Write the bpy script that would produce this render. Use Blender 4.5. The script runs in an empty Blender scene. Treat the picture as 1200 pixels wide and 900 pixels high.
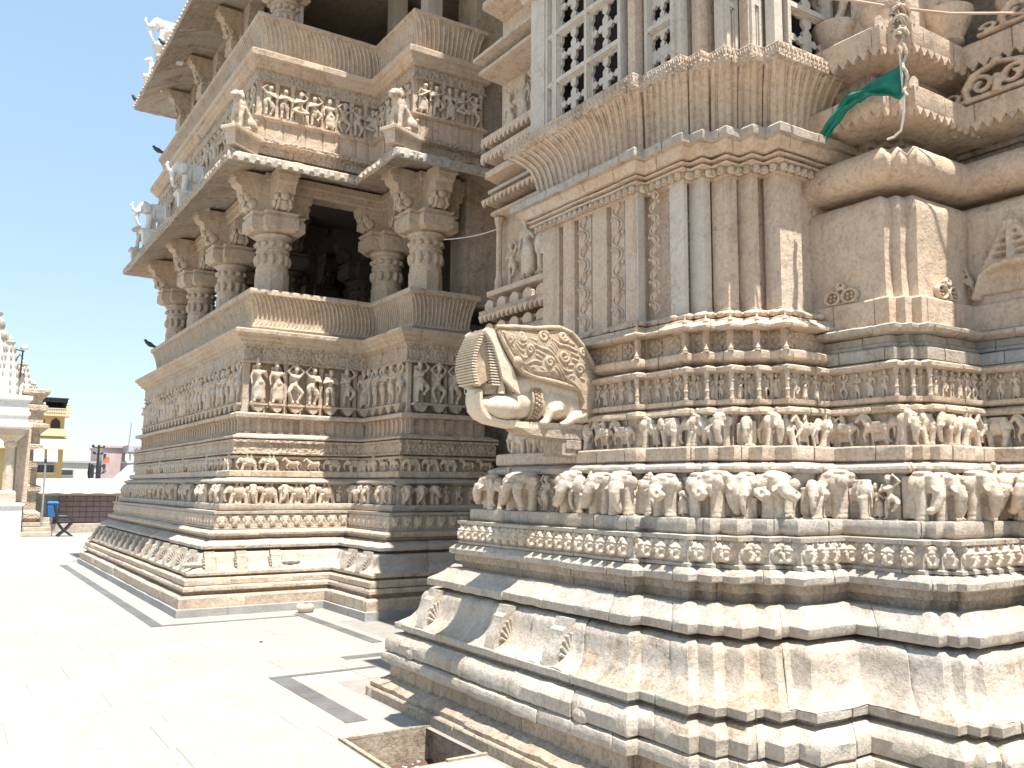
import bpy, bmesh, math, random
from mathutils import Vector, Matrix, noise
random.seed(7)
SC = bpy.context.scene
COL = SC.collection
R = math.radians

# ------------------------------------------------------------------ camera
cam_d = bpy.data.cameras.new('camera'); cam = bpy.data.objects.new('camera', cam_d); COL.objects.link(cam)
cam_d.sensor_width = 36.0; cam_d.lens = 1029.39/1200*36.0
cam_d.clip_start = 0.05; cam_d.clip_end = 2000
r0 = Vector((0.83893584, -0.5441854, 0.00699335)); dn = Vector((0.06973654, 0.09474656, -0.99305584)); fw = Vector((0.53974389, 0.83359783, 0.1174359))
m = Matrix.Identity(4)
for i in range(3):
    m[i][0] = r0[i]; m[i][1] = -dn[i]; m[i][2] = -fw[i]
m[2][3] = 1.6
cam.matrix_world = m
SC.camera = cam

# ------------------------------------------------------------------ light
SUN_EL, SUN_AZ = R(71.5), R(5.5)
S = Vector((math.cos(SUN_EL)*math.sin(SUN_AZ), -math.cos(SUN_EL)*math.cos(SUN_AZ), math.sin(SUN_EL)))
world = bpy.data.worlds.new('World'); SC.world = world; world.use_nodes = True
wn = world.node_tree.nodes; wl = world.node_tree.links
bg = wn['Background']; sky = wn.new('ShaderNodeTexSky'); sky.sky_type = 'NISHITA'; sky.sun_disc = False
sky.sun_elevation = SUN_EL; sky.sun_rotation = math.atan2(S.x, S.y)
sky.air_density = 1.25; sky.dust_density = .35; sky.ozone_density = 1.0; sky.altitude = 500
hs = wn.new('ShaderNodeHueSaturation'); hs.inputs['Saturation'].default_value = 1.6; hs.inputs['Value'].default_value = 1.16
gm = wn.new('ShaderNodeGamma'); gm.inputs['Gamma'].default_value = .33; wl.new(sky.outputs[0], gm.inputs['Color']); wl.new(gm.outputs[0], hs.inputs['Color']); tn = wn.new('ShaderNodeMix'); tn.data_type = 'RGBA'; tn.blend_type = 'MULTIPLY'; tn.inputs[0].default_value = 1; tn.inputs[7].default_value = (.84, .94, 1.0, 1)
wl.new(hs.outputs[0], tn.inputs[6]); wl.new(tn.outputs[2], bg.inputs[0]); bg.inputs[1].default_value = 0.15
sd = bpy.data.lights.new('sun', 'SUN'); sun = bpy.data.objects.new('sun', sd); COL.objects.link(sun)
sd.energy = 2.9; sd.angle = R(0.5); sd.color = (1.0, 0.955, 0.885)
sun.rotation_euler = (-S).to_track_quat('-Z', 'Y').to_euler()
vs = SC.view_settings
SC.display_settings.display_device = 'sRGB'
vs.view_transform = 'Standard'; vs.look = 'None'; vs.gamma = 1.0; vs.use_curve_mapping = False
vs.exposure = 1.82
SC.cycles.max_bounces = 6; SC.cycles.diffuse_bounces = 4

# ------------------------------------------------------------------ materials
def nodes(name):
    mt = bpy.data.materials.new(name); mt.use_nodes = True
    nt = mt.node_tree; b = nt.nodes['Principled BSDF']
    return mt, nt, b
def N(nt, t, **k):
    n = nt.nodes.new(t)
    for a, v in k.items(): setattr(n, a, v)
    return n
def mixc(nt, f, a, b, mode='MIX'):
    n = N(nt, 'ShaderNodeMix', data_type='RGBA', blend_type=mode)
    for i, v in ((0, f), (6, a), (7, b)):
        if hasattr(v, 'is_linked') or hasattr(v, 'links'): nt.links.new(v, n.inputs[i])
        else: n.inputs[i].default_value = v if i == 0 else (*v, 1)
    return n.outputs[2]
def ramp(nt, src, lo, hi):
    n = N(nt, 'ShaderNodeMapRange'); n.inputs[1].default_value = lo; n.inputs[2].default_value = hi
    nt.links.new(src, n.inputs[0]); return n.outputs[0]
def mul(nt, a, v):
    n = N(nt, 'ShaderNodeMath', operation='MULTIPLY'); nt.links.new(a, n.inputs[0]); 
    if hasattr(v, 'links'): nt.links.new(v, n.inputs[1])
    else: n.inputs[1].default_value = v
    return n.outputs[0]
def stone(name, base, alt, grime, rough=0.85, gr=0.5, grey=None, greyf=0.5, bump=0.5, fine=70, streak=0.5, carve=0.0, cscale=30):
    mt, nt, b = nodes(name); L = nt.links
    pos = N(nt, 'ShaderNodeNewGeometry').outputs['Position']
    oi = N(nt, 'ShaderNodeObjectInfo').outputs['Random']
    def nz(scale, det=4, vec=None, rg=0.55):
        n = N(nt, 'ShaderNodeTexNoise'); n.inputs['Scale'].default_value = scale; n.inputs['Detail'].default_value = det; n.inputs['Roughness'].default_value = rg
        L.new(vec or pos, n.inputs['Vector']); return n.outputs['Fac']
    c = mixc(nt, ramp(nt, nz(1.7), .35, .65), base, alt)
    if grey: c = mixc(nt, mul(nt, ramp(nt, nz(.9, 5), .48, .62), greyf), c, grey)
    # block-to-block tint
    c = mixc(nt, mul(nt, oi, .35), c, tuple(x*.78 for x in base))
    # vertical rain streaks
    mp = N(nt, 'ShaderNodeMapping'); mp.inputs['Scale'].default_value = (9, 9, .7); L.new(pos, mp.inputs['Vector'])
    c = mixc(nt, mul(nt, ramp(nt, nz(1.0, 5, mp.outputs[0]), .54, .78), streak), c, grime)
    # blotches of grime
    c = mixc(nt, mul(nt, ramp(nt, nz(7.5, 8, None, .75), .51, .70), min(1, gr*1.1)), c, grime)
    c = mixc(nt, mul(nt, ramp(nt, nz(38, 6, None, .75), .47, .68), min(1, gr*1.05)), c, tuple(x*.7 for x in grime))
    # hairline cracks
    vw = N(nt, 'ShaderNodeVectorMath', operation='MULTIPLY_ADD'); wn_ = N(nt, 'ShaderNodeTexNoise'); wn_.inputs['Scale'].default_value = 3; wn_.inputs['Detail'].default_value = 5; L.new(pos, wn_.inputs['Vector'])
    L.new(wn_.outputs['Color'], vw.inputs[0]); vw.inputs[1].default_value = (.5, .5, .5); L.new(pos, vw.inputs[2])
    cr = N(nt, 'ShaderNodeTexVoronoi', feature='DISTANCE_TO_EDGE'); cr.inputs['Scale'].default_value = 1.9; L.new(vw.outputs[0], cr.inputs['Vector'])
    ck = N(nt, 'ShaderNodeMapRange'); ck.inputs[1].default_value = 0; ck.inputs[2].default_value = .012; ck.inputs[3].default_value = 1; ck.inputs[4].default_value = 0; L.new(cr.outputs[0], ck.inputs[0])
    c = mixc(nt, mul(nt, mul(nt, ck.outputs[0], ramp(nt, nz(2.3, 3), .5, .6)), min(1, gr*1.1)), c, tuple(x*.6 for x in grime))
    # rusty tints
    c = mixc(nt, mul(nt, ramp(nt, nz(3.1, 5, None, .6), .56, .72), gr*.55), c, (base[0]*.92, base[1]*.72, base[2]*.5))
    # speckle
    c = mixc(nt, mul(nt, ramp(nt, nz(150, 2), .35, .7), .25), c, tuple(min(1, x*1.12) for x in alt))
    hv = N(nt, 'ShaderNodeHueSaturation'); hv.inputs['Saturation'].default_value = 1.0; hv.inputs['Value'].default_value = 1.10; L.new(c, hv.inputs['Color'])
    L.new(hv.outputs[0], b.inputs['Base Color']); b.inputs['Roughness'].default_value = rough
    b.inputs['Specular IOR Level'].default_value = 0.25
    bp = N(nt, 'ShaderNodeBump'); bp.inputs['Strength'].default_value = bump; bp.inputs['Distance'].default_value = .012
    L.new(nz(fine, 6, None, .72), bp.inputs['Height'])
    b2 = N(nt, 'ShaderNodeBump'); b2.inputs['Strength'].default_value = bump; b2.inputs['Distance'].default_value = .03
    L.new(nz(9, 4), b2.inputs['Height']); L.new(bp.outputs[0], b2.inputs['Normal'])
    out = b2.outputs[0]
    if carve:
        v = N(nt, 'ShaderNodeTexVoronoi', feature='SMOOTH_F1'); v.inputs['Scale'].default_value = cscale; L.new(pos, v.inputs['Vector'])
        b3 = N(nt, 'ShaderNodeBump'); b3.inputs['Strength'].default_value = carve; b3.inputs['Distance'].default_value = .03
        L.new(v.outputs['Distance'], b3.inputs['Height']); L.new(out, b3.inputs['Normal']); out = b3.outputs[0]
    L.new(out, b.inputs['Normal'])
    return mt
def plain(name, col, rough=0.6, metal=0.0, var=0.12, scale=6, bump=0.1):
    mt, nt, b = nodes(name); L = nt.links
    pos = N(nt, 'ShaderNodeNewGeometry').outputs['Position']
    n = N(nt, 'ShaderNodeTexNoise'); n.inputs['Scale'].default_value = scale; n.inputs['Detail'].default_value = 6; L.new(pos, n.inputs['Vector'])
    c = mixc(nt, ramp(nt, n.outputs[0], .3, .7), tuple(x*(1-var) for x in col), tuple(min(1, x*(1+var)) for x in col))
    L.new(c, b.inputs['Base Color']); b.inputs['Roughness'].default_value = rough; b.inputs['Metallic'].default_value = metal
    bp = N(nt, 'ShaderNodeBump'); bp.inputs['Strength'].default_value = bump; bp.inputs['Distance'].default_value = .01
    L.new(n.outputs[0], bp.inputs['Height']); L.new(bp.outputs[0], b.inputs['Normal'])
    return mt

M = {}
M['sand'] = stone('sandstone', (.55, .42, .305), (.62, .51, .395), (.17, .115, .075), gr=.5, grey=(.49, .44, .39), greyf=.4, bump=.8)
M['tan'] = stone('tan_sandstone', (.58, .43, .31), (.62, .49, .375), (.22, .14, .09), gr=.45, grey=(.50, .455, .40), greyf=.40, streak=.6, bump=.7)
M['marble'] = stone('weathered_marble', (.45, .375, .295), (.51, .455, .385), (.16, .115, .08), gr=.45, grey=(.38, .365, .345), greyf=.65, streak=.45, bump=.8)
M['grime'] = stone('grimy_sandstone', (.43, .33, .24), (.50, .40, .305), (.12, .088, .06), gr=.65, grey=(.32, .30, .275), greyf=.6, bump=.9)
M['carved'] = stone('finely_carved_sandstone', (.52, .405, .30), (.59, .485, .38), (.14, .10, .07), gr=.6, grey=(.41, .375, .33), greyf=.5, carve=1.0, cscale=26, bump=.7)
M['statue'] = stone('statue_stone', (.58, .455, .34), (.63, .53, .42), (.19, .13, .085), gr=.5, grey=(.45, .42, .38), greyf=.4, streak=.35, bump=.6)
M['spout'] = stone('spout_stone', (.60, .49, .36), (.64, .56, .45), (.30, .21, .14), gr=.35, streak=.15, bump=.4)
M['mane'] = stone('mane_stone', (.43, .325, .225), (.49, .385, .28), (.20, .14, .09), gr=.55, streak=.2, bump=.5)
M['white'] = stone('whitewashed_stone', (.68, .65, .61), (.74, .72, .69), (.36, .31, .26), gr=.4, streak=.4)
M['screen'] = stone('pale_screen_marble', (.55, .475, .395), (.60, .535, .46), (.29, .22, .16), gr=.35, streak=.55)
M['slate'] = stone('grey_marble', (.30, .295, .285), (.40, .39, .37), (.19, .17, .15), gr=.4, streak=.2, bump=.4)
M['dark'] = plain('shade_dark_plaster', (.085, .066, .05), .9)  # deep shade of the hall interior put into the surface colour
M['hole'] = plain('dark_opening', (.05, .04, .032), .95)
M['floor'] = stone('white_marble_paving', (.325, .303, .273), (.36, .338, .312), (.26, .20, .15), rough=.6, gr=.55, grey=(.345, .328, .306), greyf=.4, streak=0, bump=.08, fine=40)
M['inlay'] = stone('grey_marble_inlay', (.085, .085, .087), (.15, .147, .145), (.24, .225, .205), rough=.5, gr=.5, streak=0, bump=.1)
M['ground'] = plain('beige_mortar', (.27, .25, .22), .9)
M['dirt'] = stone('wet_dirt', (.11, .065, .045), (.16, .10, .07), (.06, .04, .03), gr=.6, streak=0, bump=1.0, fine=25)
M['pitwall'] = stone('stained_pit_concrete', (.36, .28, .20), (.42, .35, .27), (.13, .10, .075), gr=.7)
M['green'] = plain('green_cloth', (.002, .15, .10), .7, var=.25, scale=14)
M['rope'] = plain('pale_rope', (.52, .43, .33), .9, var=.4, scale=60, bump=.6)
M['wire'] = plain('peach_cable', (.55, .36, .25), .6)
M['pale'] = plain('pale_cord', (.66, .62, .54), .7)
M['pipe'] = plain('plastic_spout_pipe', (.62, .58, .46), .5)
M['bird'] = plain('pigeon_feathers', (.045, .05, .06), .6)
M['yellow'] = plain('yellow_paint', (.56, .40, .17), .8, var=.06, scale=2)
M['cream'] = plain('cream_paint', (.60, .50, .32), .8, var=.05)
M['black'] = plain('black_paint', (.025, .025, .027), .5)
M['whitep'] = plain('white_paint', (.62, .62, .61), .7, var=.05, scale=2)
M['greyp'] = plain('grey_concrete', (.45, .45, .45), .8)
M['pink'] = plain('faded_pink_paint', (.55, .42, .41), .8, var=.1, scale=2)
M['brick'] = plain('brown_shutter', (.19, .15, .14), .7, var=.15)
M['red'] = plain('red_paint', (.26, .055, .06), .6)
M['blue'] = plain('blue_plastic', (.03, .16, .42), .4)
M['metal'] = plain('galvanised_metal', (.42, .43, .43), .45, .6)
M['lampglass'] = plain('floodlight_glass', (.45, .55, .58), .15)
M['leaf'] = plain('green_leaves', (.07, .12, .03), .7, var=.5, scale=30)
M['orange'] = plain('orange_cloth', (.6, .16, .06), .7)
M['violet'] = plain('pale_violet_sheet', (.60, .60, .72), .7)
M['glass'] = plain('dark_window_glass', (.05, .055, .06), .15)
M['timber'] = plain('dark_timber', (.15, .11, .08), .8)

# ------------------------------------------------------------------ object helpers
W = {}
def link(name, data, mat=None, parent=None, mtx=None):
    o = bpy.data.objects.new(name, data); COL.objects.link(o)
    mtx = mtx or Matrix.Identity(4); W[o] = mtx
    if parent is not None:
        o.parent = parent; o.matrix_basis = W[parent].inverted() @ mtx
    else: o.matrix_basis = mtx
    if mat is not None and data is not None and not data.materials: data.materials.append(mat)
    return o
def thing(name, label, cat, loc=(0, 0, 0), group=None, rz=0):
    o = link(name, None, None, None, Matrix.Translation(loc) @ Matrix.Rotation(rz, 4, 'Z')); tag(o, label, cat, group); return o
def tag(o, label, cat, group=None):
    o['label'] = label; o['category'] = cat
    if group: o['group'] = group
    return o
def struct(o): o['kind'] = 'structure'; return o

class MB:
    def __init__(s): s.v = []; s.f = []
    def add(s, v, f):
        b = len(s.v); s.v += [tuple(p) for p in v]; s.f += [tuple(b+i for i in q) for q in f]; return s
    def box(s, x0, x1, y0, y1, z0, z1):
        return s.add([(x0,y0,z0),(x1,y0,z0),(x1,y1,z0),(x0,y1,z0),(x0,y0,z1),(x1,y0,z1),(x1,y1,z1),(x0,y1,z1)],
              [(3,2,1,0),(4,5,6,7),(0,1,5,4),(1,2,6,5),(2,3,7,6),(3,0,4,7)])
    def bev(s, x0, x1, y0, y1, z0, z1, b):
        return s.lathe_rect([(b, z0), (0, z0+b), (0, z1-b), (b, z1)], x0, x1, y0, y1)
    def lathe_rect(s, prof, x0, x1, y0, y1):
        v = []; n = len(prof)
        for (i, z) in prof: v += [(x0+i,y0+i,z),(x1-i,y0+i,z),(x1-i,y1-i,z),(x0+i,y1-i,z)]
        f = [(3,2,1,0), tuple(4*(n-1)+k for k in range(4))]
        for a in range(n-1):
            for k in range(4): f.append((4*a+k, 4*a+(k+1)%4, 4*a+4+(k+1)%4, 4*a+4+k))
        return s.add(v, f)
    def lathe(s, prof, n=12, c=(0, 0, 0), ph=0, sx=1, sy=1):
        v = []; k = len(prof)
        for (r, z) in prof:
            for i in range(n):
                a = ph+2*math.pi*i/n; v.append((c[0]+sx*r*math.cos(a), c[1]+sy*r*math.sin(a), c[2]+z))
        f = [tuple(reversed(range(n))), tuple((k-1)*n+i for i in range(n))]
        for a in range(k-1):
            for i in range(n): f.append((a*n+i, a*n+(i+1)%n, (a+1)*n+(i+1)%n, (a+1)*n+i))
        return s.add(v, f)
    def tube(s, pts, rad, n=8):
        pts = [Vector(p) for p in pts]; k = len(pts)
        rad = rad if isinstance(rad, (list, tuple)) else [rad]*k
        v = []; up = None
        for i, p in enumerate(pts):
            t = (pts[min(i+1, k-1)]-pts[max(i-1, 0)])
            if t.length < 1e-9: t = Vector((0, 0, 1))
            t.normalize()
            if up is None: up = t.orthogonal()
            up = (up-t*up.dot(t));
            if up.length < 1e-6: up = t.orthogonal()
            up.normalize(); w = t.cross(up)
            for j in range(n):
                a = 2*math.pi*j/n; v.append(p+(up*math.cos(a)+w*math.sin(a))*rad[i])
        f = [tuple(reversed(range(n))), tuple((k-1)*n+i for i in range(n))]
        for a in range(k-1):
            for i in range(n): f.append((a*n+i, a*n+(i+1)%n, (a+1)*n+(i+1)%n, (a+1)*n+i))
        return s.add(v, f)
    def ball(s, c, r, u=12, w=8, rot=None):
        r = r if isinstance(r, (list, tuple)) else (r, r, r)
        v = []
        for i in range(1, w):
            t = math.pi*i/w
            for j in range(u):
                a = 2*math.pi*j/u; q = Vector((r[0]*math.sin(t)*math.cos(a), r[1]*math.sin(t)*math.sin(a), r[2]*math.cos(t)))
                if rot is not None: q = rot @ q
                v.append(q+Vector(c))
        top = Vector((0, 0, r[2])); 
        if rot is not None: top = rot @ top
        v += [Vector(c)+top, Vector(c)-top]; a, b = len(v)-2, len(v)-1
        f = []
        for i in range(w-2):
            for j in range(u): f.append((i*u+j, (i+1)*u+j, (i+1)*u+(j+1)%u, i*u+(j+1)%u))
        for j in range(u): f.append((a, j, (j+1)%u)); f.append((b, (w-2)*u+(j+1)%u, (w-2)*u+j))
        return s.add(v, f)
    def prism(s, poly, a0, a1, axis='y'):
        # polygon in (u, z) plane extruded along y (or in xy along z)
        n = len(poly)
        g = (lambda p, a: (p[0], a, p[1])) if axis == 'y' else ((lambda p, a: (p[0], p[1], a)) if axis == 'z' else (lambda p, a: (a, p[0], p[1])))
        v = [g(p, a0) for p in poly]+[g(p, a1) for p in poly]
        f = [tuple(range(n)), tuple(reversed(range(n, 2*n)))]+[(i, i+n, (i+1)%n+n, (i+1)%n) for i in range(n)]
        return s.add(v, f)
    def mesh(s, name, smooth=0, fix=True, jit=0):
        me = bpy.data.meshes.new(name)
        if jit:
            s.v = [tuple(Vector(p)+noise.noise_vector(Vector(p)*9)*jit) for p in s.v]
        me.from_pydata(s.v, [], s.f)
        if fix:
            bm = bmesh.new(); bm.from_mesh(me); bmesh.ops.recalc_face_normals(bm, faces=bm.faces[:]); bm.to_mesh(me); bm.free()
        if smooth:
            for p in me.polygons: p.use_smooth = True
            me.set_sharp_from_angle(angle=R(smooth))
        return me
    def obj(s, name, mat, parent=None, smooth=0, mtx=None, jit=0):
        return link(name, s.mesh(name, smooth, jit=jit), mat, parent, mtx)

def remesh(mb, name, vox, mat, smooth_it=2, rough=0.0):
    """one continuous carved body out of overlapping shapes"""
    me = mb.mesh(name+'_raw'); o = bpy.data.objects.new(name, me); COL.objects.link(o)
    md = o.modifiers.new('r', 'REMESH'); md.mode = 'VOXEL'; md.voxel_size = vox
    sm = o.modifiers.new('s', 'SMOOTH'); sm.iterations = smooth_it; sm.factor = .5
    dg = bpy.context.evaluated_depsgraph_get(); ev = o.evaluated_get(dg)
    out = bpy.data.meshes.new_from_object(ev); out.name = name
    bpy.data.objects.remove(o); bpy.data.meshes.remove(me)
    for p in out.polygons: p.use_smooth = True
    out.materials.clear(); out.materials.append(mat)
    return out
def copy_tree(o, mtx, parent=None, **props):
    c = o.copy(); COL.objects.link(c); c.parent = parent
    if parent is None: c.matrix_basis = mtx; W[c] = mtx
    else: W[c] = W[parent] @ c.matrix_basis
    for k, v in props.items(): c[k] = v
    for ch in [x for x in SC.objects if x.parent == o]: copy_tree(ch, None, c)
    return c

# ------------------------------------------------------------------ plan sweeping
def offs(pts, d):
    n = len(pts); out = []
    nr = []
    for i in range(n-1):
        t = Vector((pts[i+1][0]-pts[i][0], pts[i+1][1]-pts[i][1])); t.normalize(); nr.append(Vector((t.y, -t.x)))
    for i in range(n):
        p = Vector(pts[i])
        if i == 0: q = p-nr[0]*d
        elif i == n-1: q = p-nr[-1]*d
        else:
            a, b = nr[i-1], nr[i]; q = p-(a+b)*(d/(1+a.dot(b)))
        out.append(q)
    return out
def ring(cache, pts, d):
    k = round(d, 4)
    if k not in cache: cache[k] = offs(pts, d)
    return cache[k]
def sweep(mb, pts, prof, s0=0.0, s1=None, back=.16, step=.2, jit=0.0, bevel=0.0):
    """prof: [(d, z)] bottom to top. s in (segment index + fraction)"""
    nseg = len(pts)-1
    if s1 is None: s1 = float(nseg)
    cache = {}
    sam = [s0]
    i = int(s0)
    while i < s1-1e-6 and i < nseg:
        a = max(s0, i); b = min(s1, i+1)
        L = (Vector(pts[i+1])-Vector(pts[i])).length*(b-a)
        k = max(1, int(L/step))
        sam += [a+(b-a)*j/k for j in range(1, k+1)]
        i += 1
    if bevel and len(sam) > 1:
        def shift(s, sg):
            i = min(int(s if sg > 0 else s-1e-6), nseg-1); L = (Vector(pts[i+1])-Vector(pts[i])).length
            return s+sg*bevel*1.2/max(L, .02)
        sam = [sam[0], shift(sam[0], 1)]+sam[1:-1]+[shift(sam[-1], -1), sam[-1]]
    dmax = max(d for d, z in prof)+back
    full = list(prof)+[(dmax, prof[-1][1]), (dmax, prof[0][1])]
    n = len(full); base = len(mb.v); cnt = len(sam)
    for q, s in enumerate(sam):
        i = min(int(s), nseg-1); t = s-i
        edge = bevel and q in (0, cnt-1)
        for j, (d, z) in enumerate(full):
            dd = d+(bevel if edge and j < len(prof) else 0)
            rg = ring(cache, pts, dd); p = rg[i].lerp(rg[i+1], t)
            v = Vector((p.x, p.y, z))
            if jit and j < len(prof): v += noise.noise_vector(v*7)*jit+noise.noise_vector(v*23)*jit*.5
            mb.v.append(tuple(v))
    for q in range(cnt-1):
        for j in range(n):
            a = base+q*n+j; b = base+q*n+(j+1)%n
            mb.f.append((a, a+n, b+n, b))
    mb.f.append(tuple(base+j for j in range(n))); mb.f.append(tuple(base+(cnt-1)*n+j for j in reversed(range(n))))
    return mb
def plan_blocks(pts, length, off=0.0):
    """cut positions along the plan, about every `length` metres, never right on a corner"""
    cuts = [0.0]; acc = off
    for i in range(len(pts)-1):
        L = (Vector(pts[i+1])-Vector(pts[i])).length; u = 0
        while acc+(L-u) >= length:
            u += length-acc; acc = 0; f = u/L
            if L < .25: f = .5
            elif f < .1/L*1.0: f = .12/L
            elif f > 1-.1/L: f = 1-.12/L
            if i+f > cuts[-1]+.02: cuts.append(i+f)
            acc = random.uniform(-.2, .2)*length
        acc += L-u
    cuts.append(float(len(pts)-1)); return cuts
def course(name, parent, pts, prof, mat, length=.9, jit=.003, step=.12, smooth=35, back=.16, off=None, gap=.004, blockmat=None):
    """a course of masonry: continuous bed a little behind, and its dressed blocks as sub-parts"""
    bed = MB(); sweep(bed, pts, [(d+.009, z) for d, z in prof], back=back-.02, step=9)
    c = bed.obj(name, M['grime'], parent)
    cuts = plan_blocks(pts, length, random.uniform(0, length) if off is None else off)
    for a, b in zip(cuts[:-1], cuts[1:]):
        def adj(s, sg):
            i = min(int(s if sg > 0 else s-1e-6), len(pts)-2); L = (Vector(pts[i+1])-Vector(pts[i])).length
            return s+sg*gap*.5/max(L, .02)
        k = MB(); dz = random.uniform(-.5, .5)*jit; dd = random.uniform(-1, 1)*jit
        sweep(k, pts, [(d+dd, z+dz) for d, z in prof], adj(a, 1), adj(b, -1), back=back, step=step, jit=jit, bevel=.005)
        k.obj('stone_block', blockmat or mat, c, smooth)
    return c
def walk(pts, d, spacing, minlen=.09, margin=0.0, fixed=None):
    """yield (x, y, angle, slot width, seg) along the offset plan"""
    o = offs(pts, d)
    for i in range(len(o)-1):
        a, b = o[i], o[i+1]; L = (b-a).length
        t = (b-a).normalized() if L > 1e-6 else None
        # the offset may flip a tiny segment
        if t is None or t.dot((Vector(pts[i+1])-Vector(pts[i])).normalized()) < 0 or L < minlen: continue
        n = max(1, round((L-2*margin)/spacing)); w = (L-2*margin)/n
        ang = math.atan2(t.y, t.x)      # local +x runs along the wall, local -y points outward
        for k in range(n):
            p = a+t*(margin+w*(k+.5)); yield p.x, p.y, ang, w, i
def put(name, me, parent, x, y, z, ang, sx, sy, sz):
    return link(name, me, None, parent, Matrix.Translation((x, y, z)) @ Matrix.Rotation(ang, 4, 'Z') @ Matrix.Diagonal((sx, sy, sz, 1)))

# ------------------------------------------------------------------ carved figures (height 1, wall at y=0, facing -y)
def fig_person(name, pose, female=True, vox=.022, mat=None):
    b = MB(); y = -.13; hx = pose.get('sway', .02)
    head = Vector((hx*.6, y-.02, .885)); neck = Vector((hx*.5, y, .79)); hip = Vector((-hx, y, .47)); 
    b.ball(head, (.062, .066, .078), 10, 8); b.ball(head+Vector((0, .02, .055)), (.066, .06, .05), 10, 6)
    if pose.get('crown'): b.lathe([(.06, 0), (.065, .03), (.045, .08), (.02, .115)], 10, head+Vector((0, .01, .05)))
    b.ball(head+Vector((0, -.058, -.01)), (.014, .02, .02), 6, 5)
    b.tube([neck, head], [.034, .03]); 
    b.ball((hx*.4, y, .70), (.115, .07, .085), 12, 8)
    b.tube([(hx*.4, y, .69), (0, y, .58), hip], [.085, .062, .095], 10)
    b.ball(hip, (.112, .08, .075), 12, 8)
    if female:
        for s in (-1, 1): b.ball((hx*.4+s*.052, y-.065, .695), .042, 8, 6)
    for s, kn, ft in ((-1,)+pose['l'], (1,)+pose['r']):
        h = hip+Vector((s*.06, 0, -.02)); k = Vector((kn[0], y+kn[1], kn[2])); f = Vector((ft[0], y+ft[1], ft[2]))
        b.tube([h, h.lerp(k, .5)+Vector((s*.01, -.01, 0)), k], [.068, .06, .045], 8); b.ball(k, .046, 8, 6)
        b.tube([k, k.lerp(f, .35), f], [.044, .047, .03], 8)
        b.ball(f+Vector((s*.012, -.04, 0)), (.03, .06, .024), 8, 6)
        b.tube([f+Vector((0, 0, .035)), f+Vector((0, 0, .05))], .041, 8)
    for s, el, hd in ((-1,)+pose['al'], (1,)+pose['ar']):
        sh = Vector((hx*.4+s*.115, y, .745)); e = Vector((el[0], y+el[1], el[2])); h = Vector((hd[0], y+hd[1], hd[2]))
        b.ball(sh, .042, 8, 6); b.tube([sh, e], [.036, .03], 8); b.ball(e, .032, 8, 6); b.tube([e, h], [.03, .022], 8); b.ball(h, (.03, .028, .035), 8, 6)
    if pose.get('sash'):
        b.tube([(-.1, y-.05, .50), (0, y-.085, .46), (.1, y-.05, .50)], .02, 6); b.tube([(0, y-.08, .47), (.015, y-.07, .25)], [.03, .018], 6)
    if pose.get('skirt'): b.lathe([(.10, .0), (.125, -.12), (.145, -.36), (.15, -.38)], 14, (hip.x, y+.01, .47), sy=.65)
    if pose.get('instr'): b.tube([(-.17, y-.09, .50), (.16, y-.09, .74)], [.035, .02], 8); b.ball((-.17, y-.09, .5), .055, 8, 6)
    b.box(-.16, .16, -.14, .03, 0, .022); b.box(-.13, .13, -.05, .04, .02, .9)
    return remesh(b, name, vox, mat or M['statue'], 2)
ST = ((-.075, 0, .27), (-.08, 0, .04)); SR = ((.075, 0, .27), (.08, 0, .04))
FOLD_L, FOLD_R = ((-.19, -.03, .61), (.0, -.12, .66)), ((.19, -.03, .61), (.02, -.13, .63))
HANG_L, HANG_R = ((-.18, 0, .60), (-.17, -.03, .45)), ((.18, 0, .60), (.17, -.03, .45))
UP_L, UP_R = ((-.2, -.02, .84), (-.07, -.03, .98)), ((.2, -.02, .84), (.07, -.03, .98))
HOLD_L, HOLD_R = ((-.19, -.02, .60), (-.13, -.1, .72)), ((.19, -.02, .60), (.13, -.1, .72))
POSES = [
 dict(l=ST, r=SR, al=FOLD_L, ar=FOLD_R, sash=1), dict(l=ST, r=((.12, -.05, .29), (.03, 0, .04)), al=UP_L, ar=FOLD_R, sway=.05, sash=1),
 dict(l=((-.17, -.04, .30), (-.05, 0, .05)), r=((.17, -.04, .30), (.05, 0, .05)), al=UP_L, ar=UP_R, sway=.03, crown=1), dict(l=ST, r=SR, al=HANG_L, ar=HOLD_R, sway=-.04, crown=1, skirt=1),
 dict(l=ST, r=((.17, -.06, .36), (.06, -.02, .2)), al=FOLD_L, ar=UP_R, sway=-.05, sash=1), dict(l=ST, r=SR, al=HOLD_L, ar=HANG_R, sway=.04, instr=1, skirt=1)]
FIG = [fig_person('carved_figure', p, i % 3 != 0) for i, p in enumerate(POSES)]
SEAT = dict(l=((-.2, -.1, .33), (.03, -.12, .28)), r=((.2, -.1, .33), (-.03, -.15, .26)), al=FOLD_L, ar=UP_R, crown=1)

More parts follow.
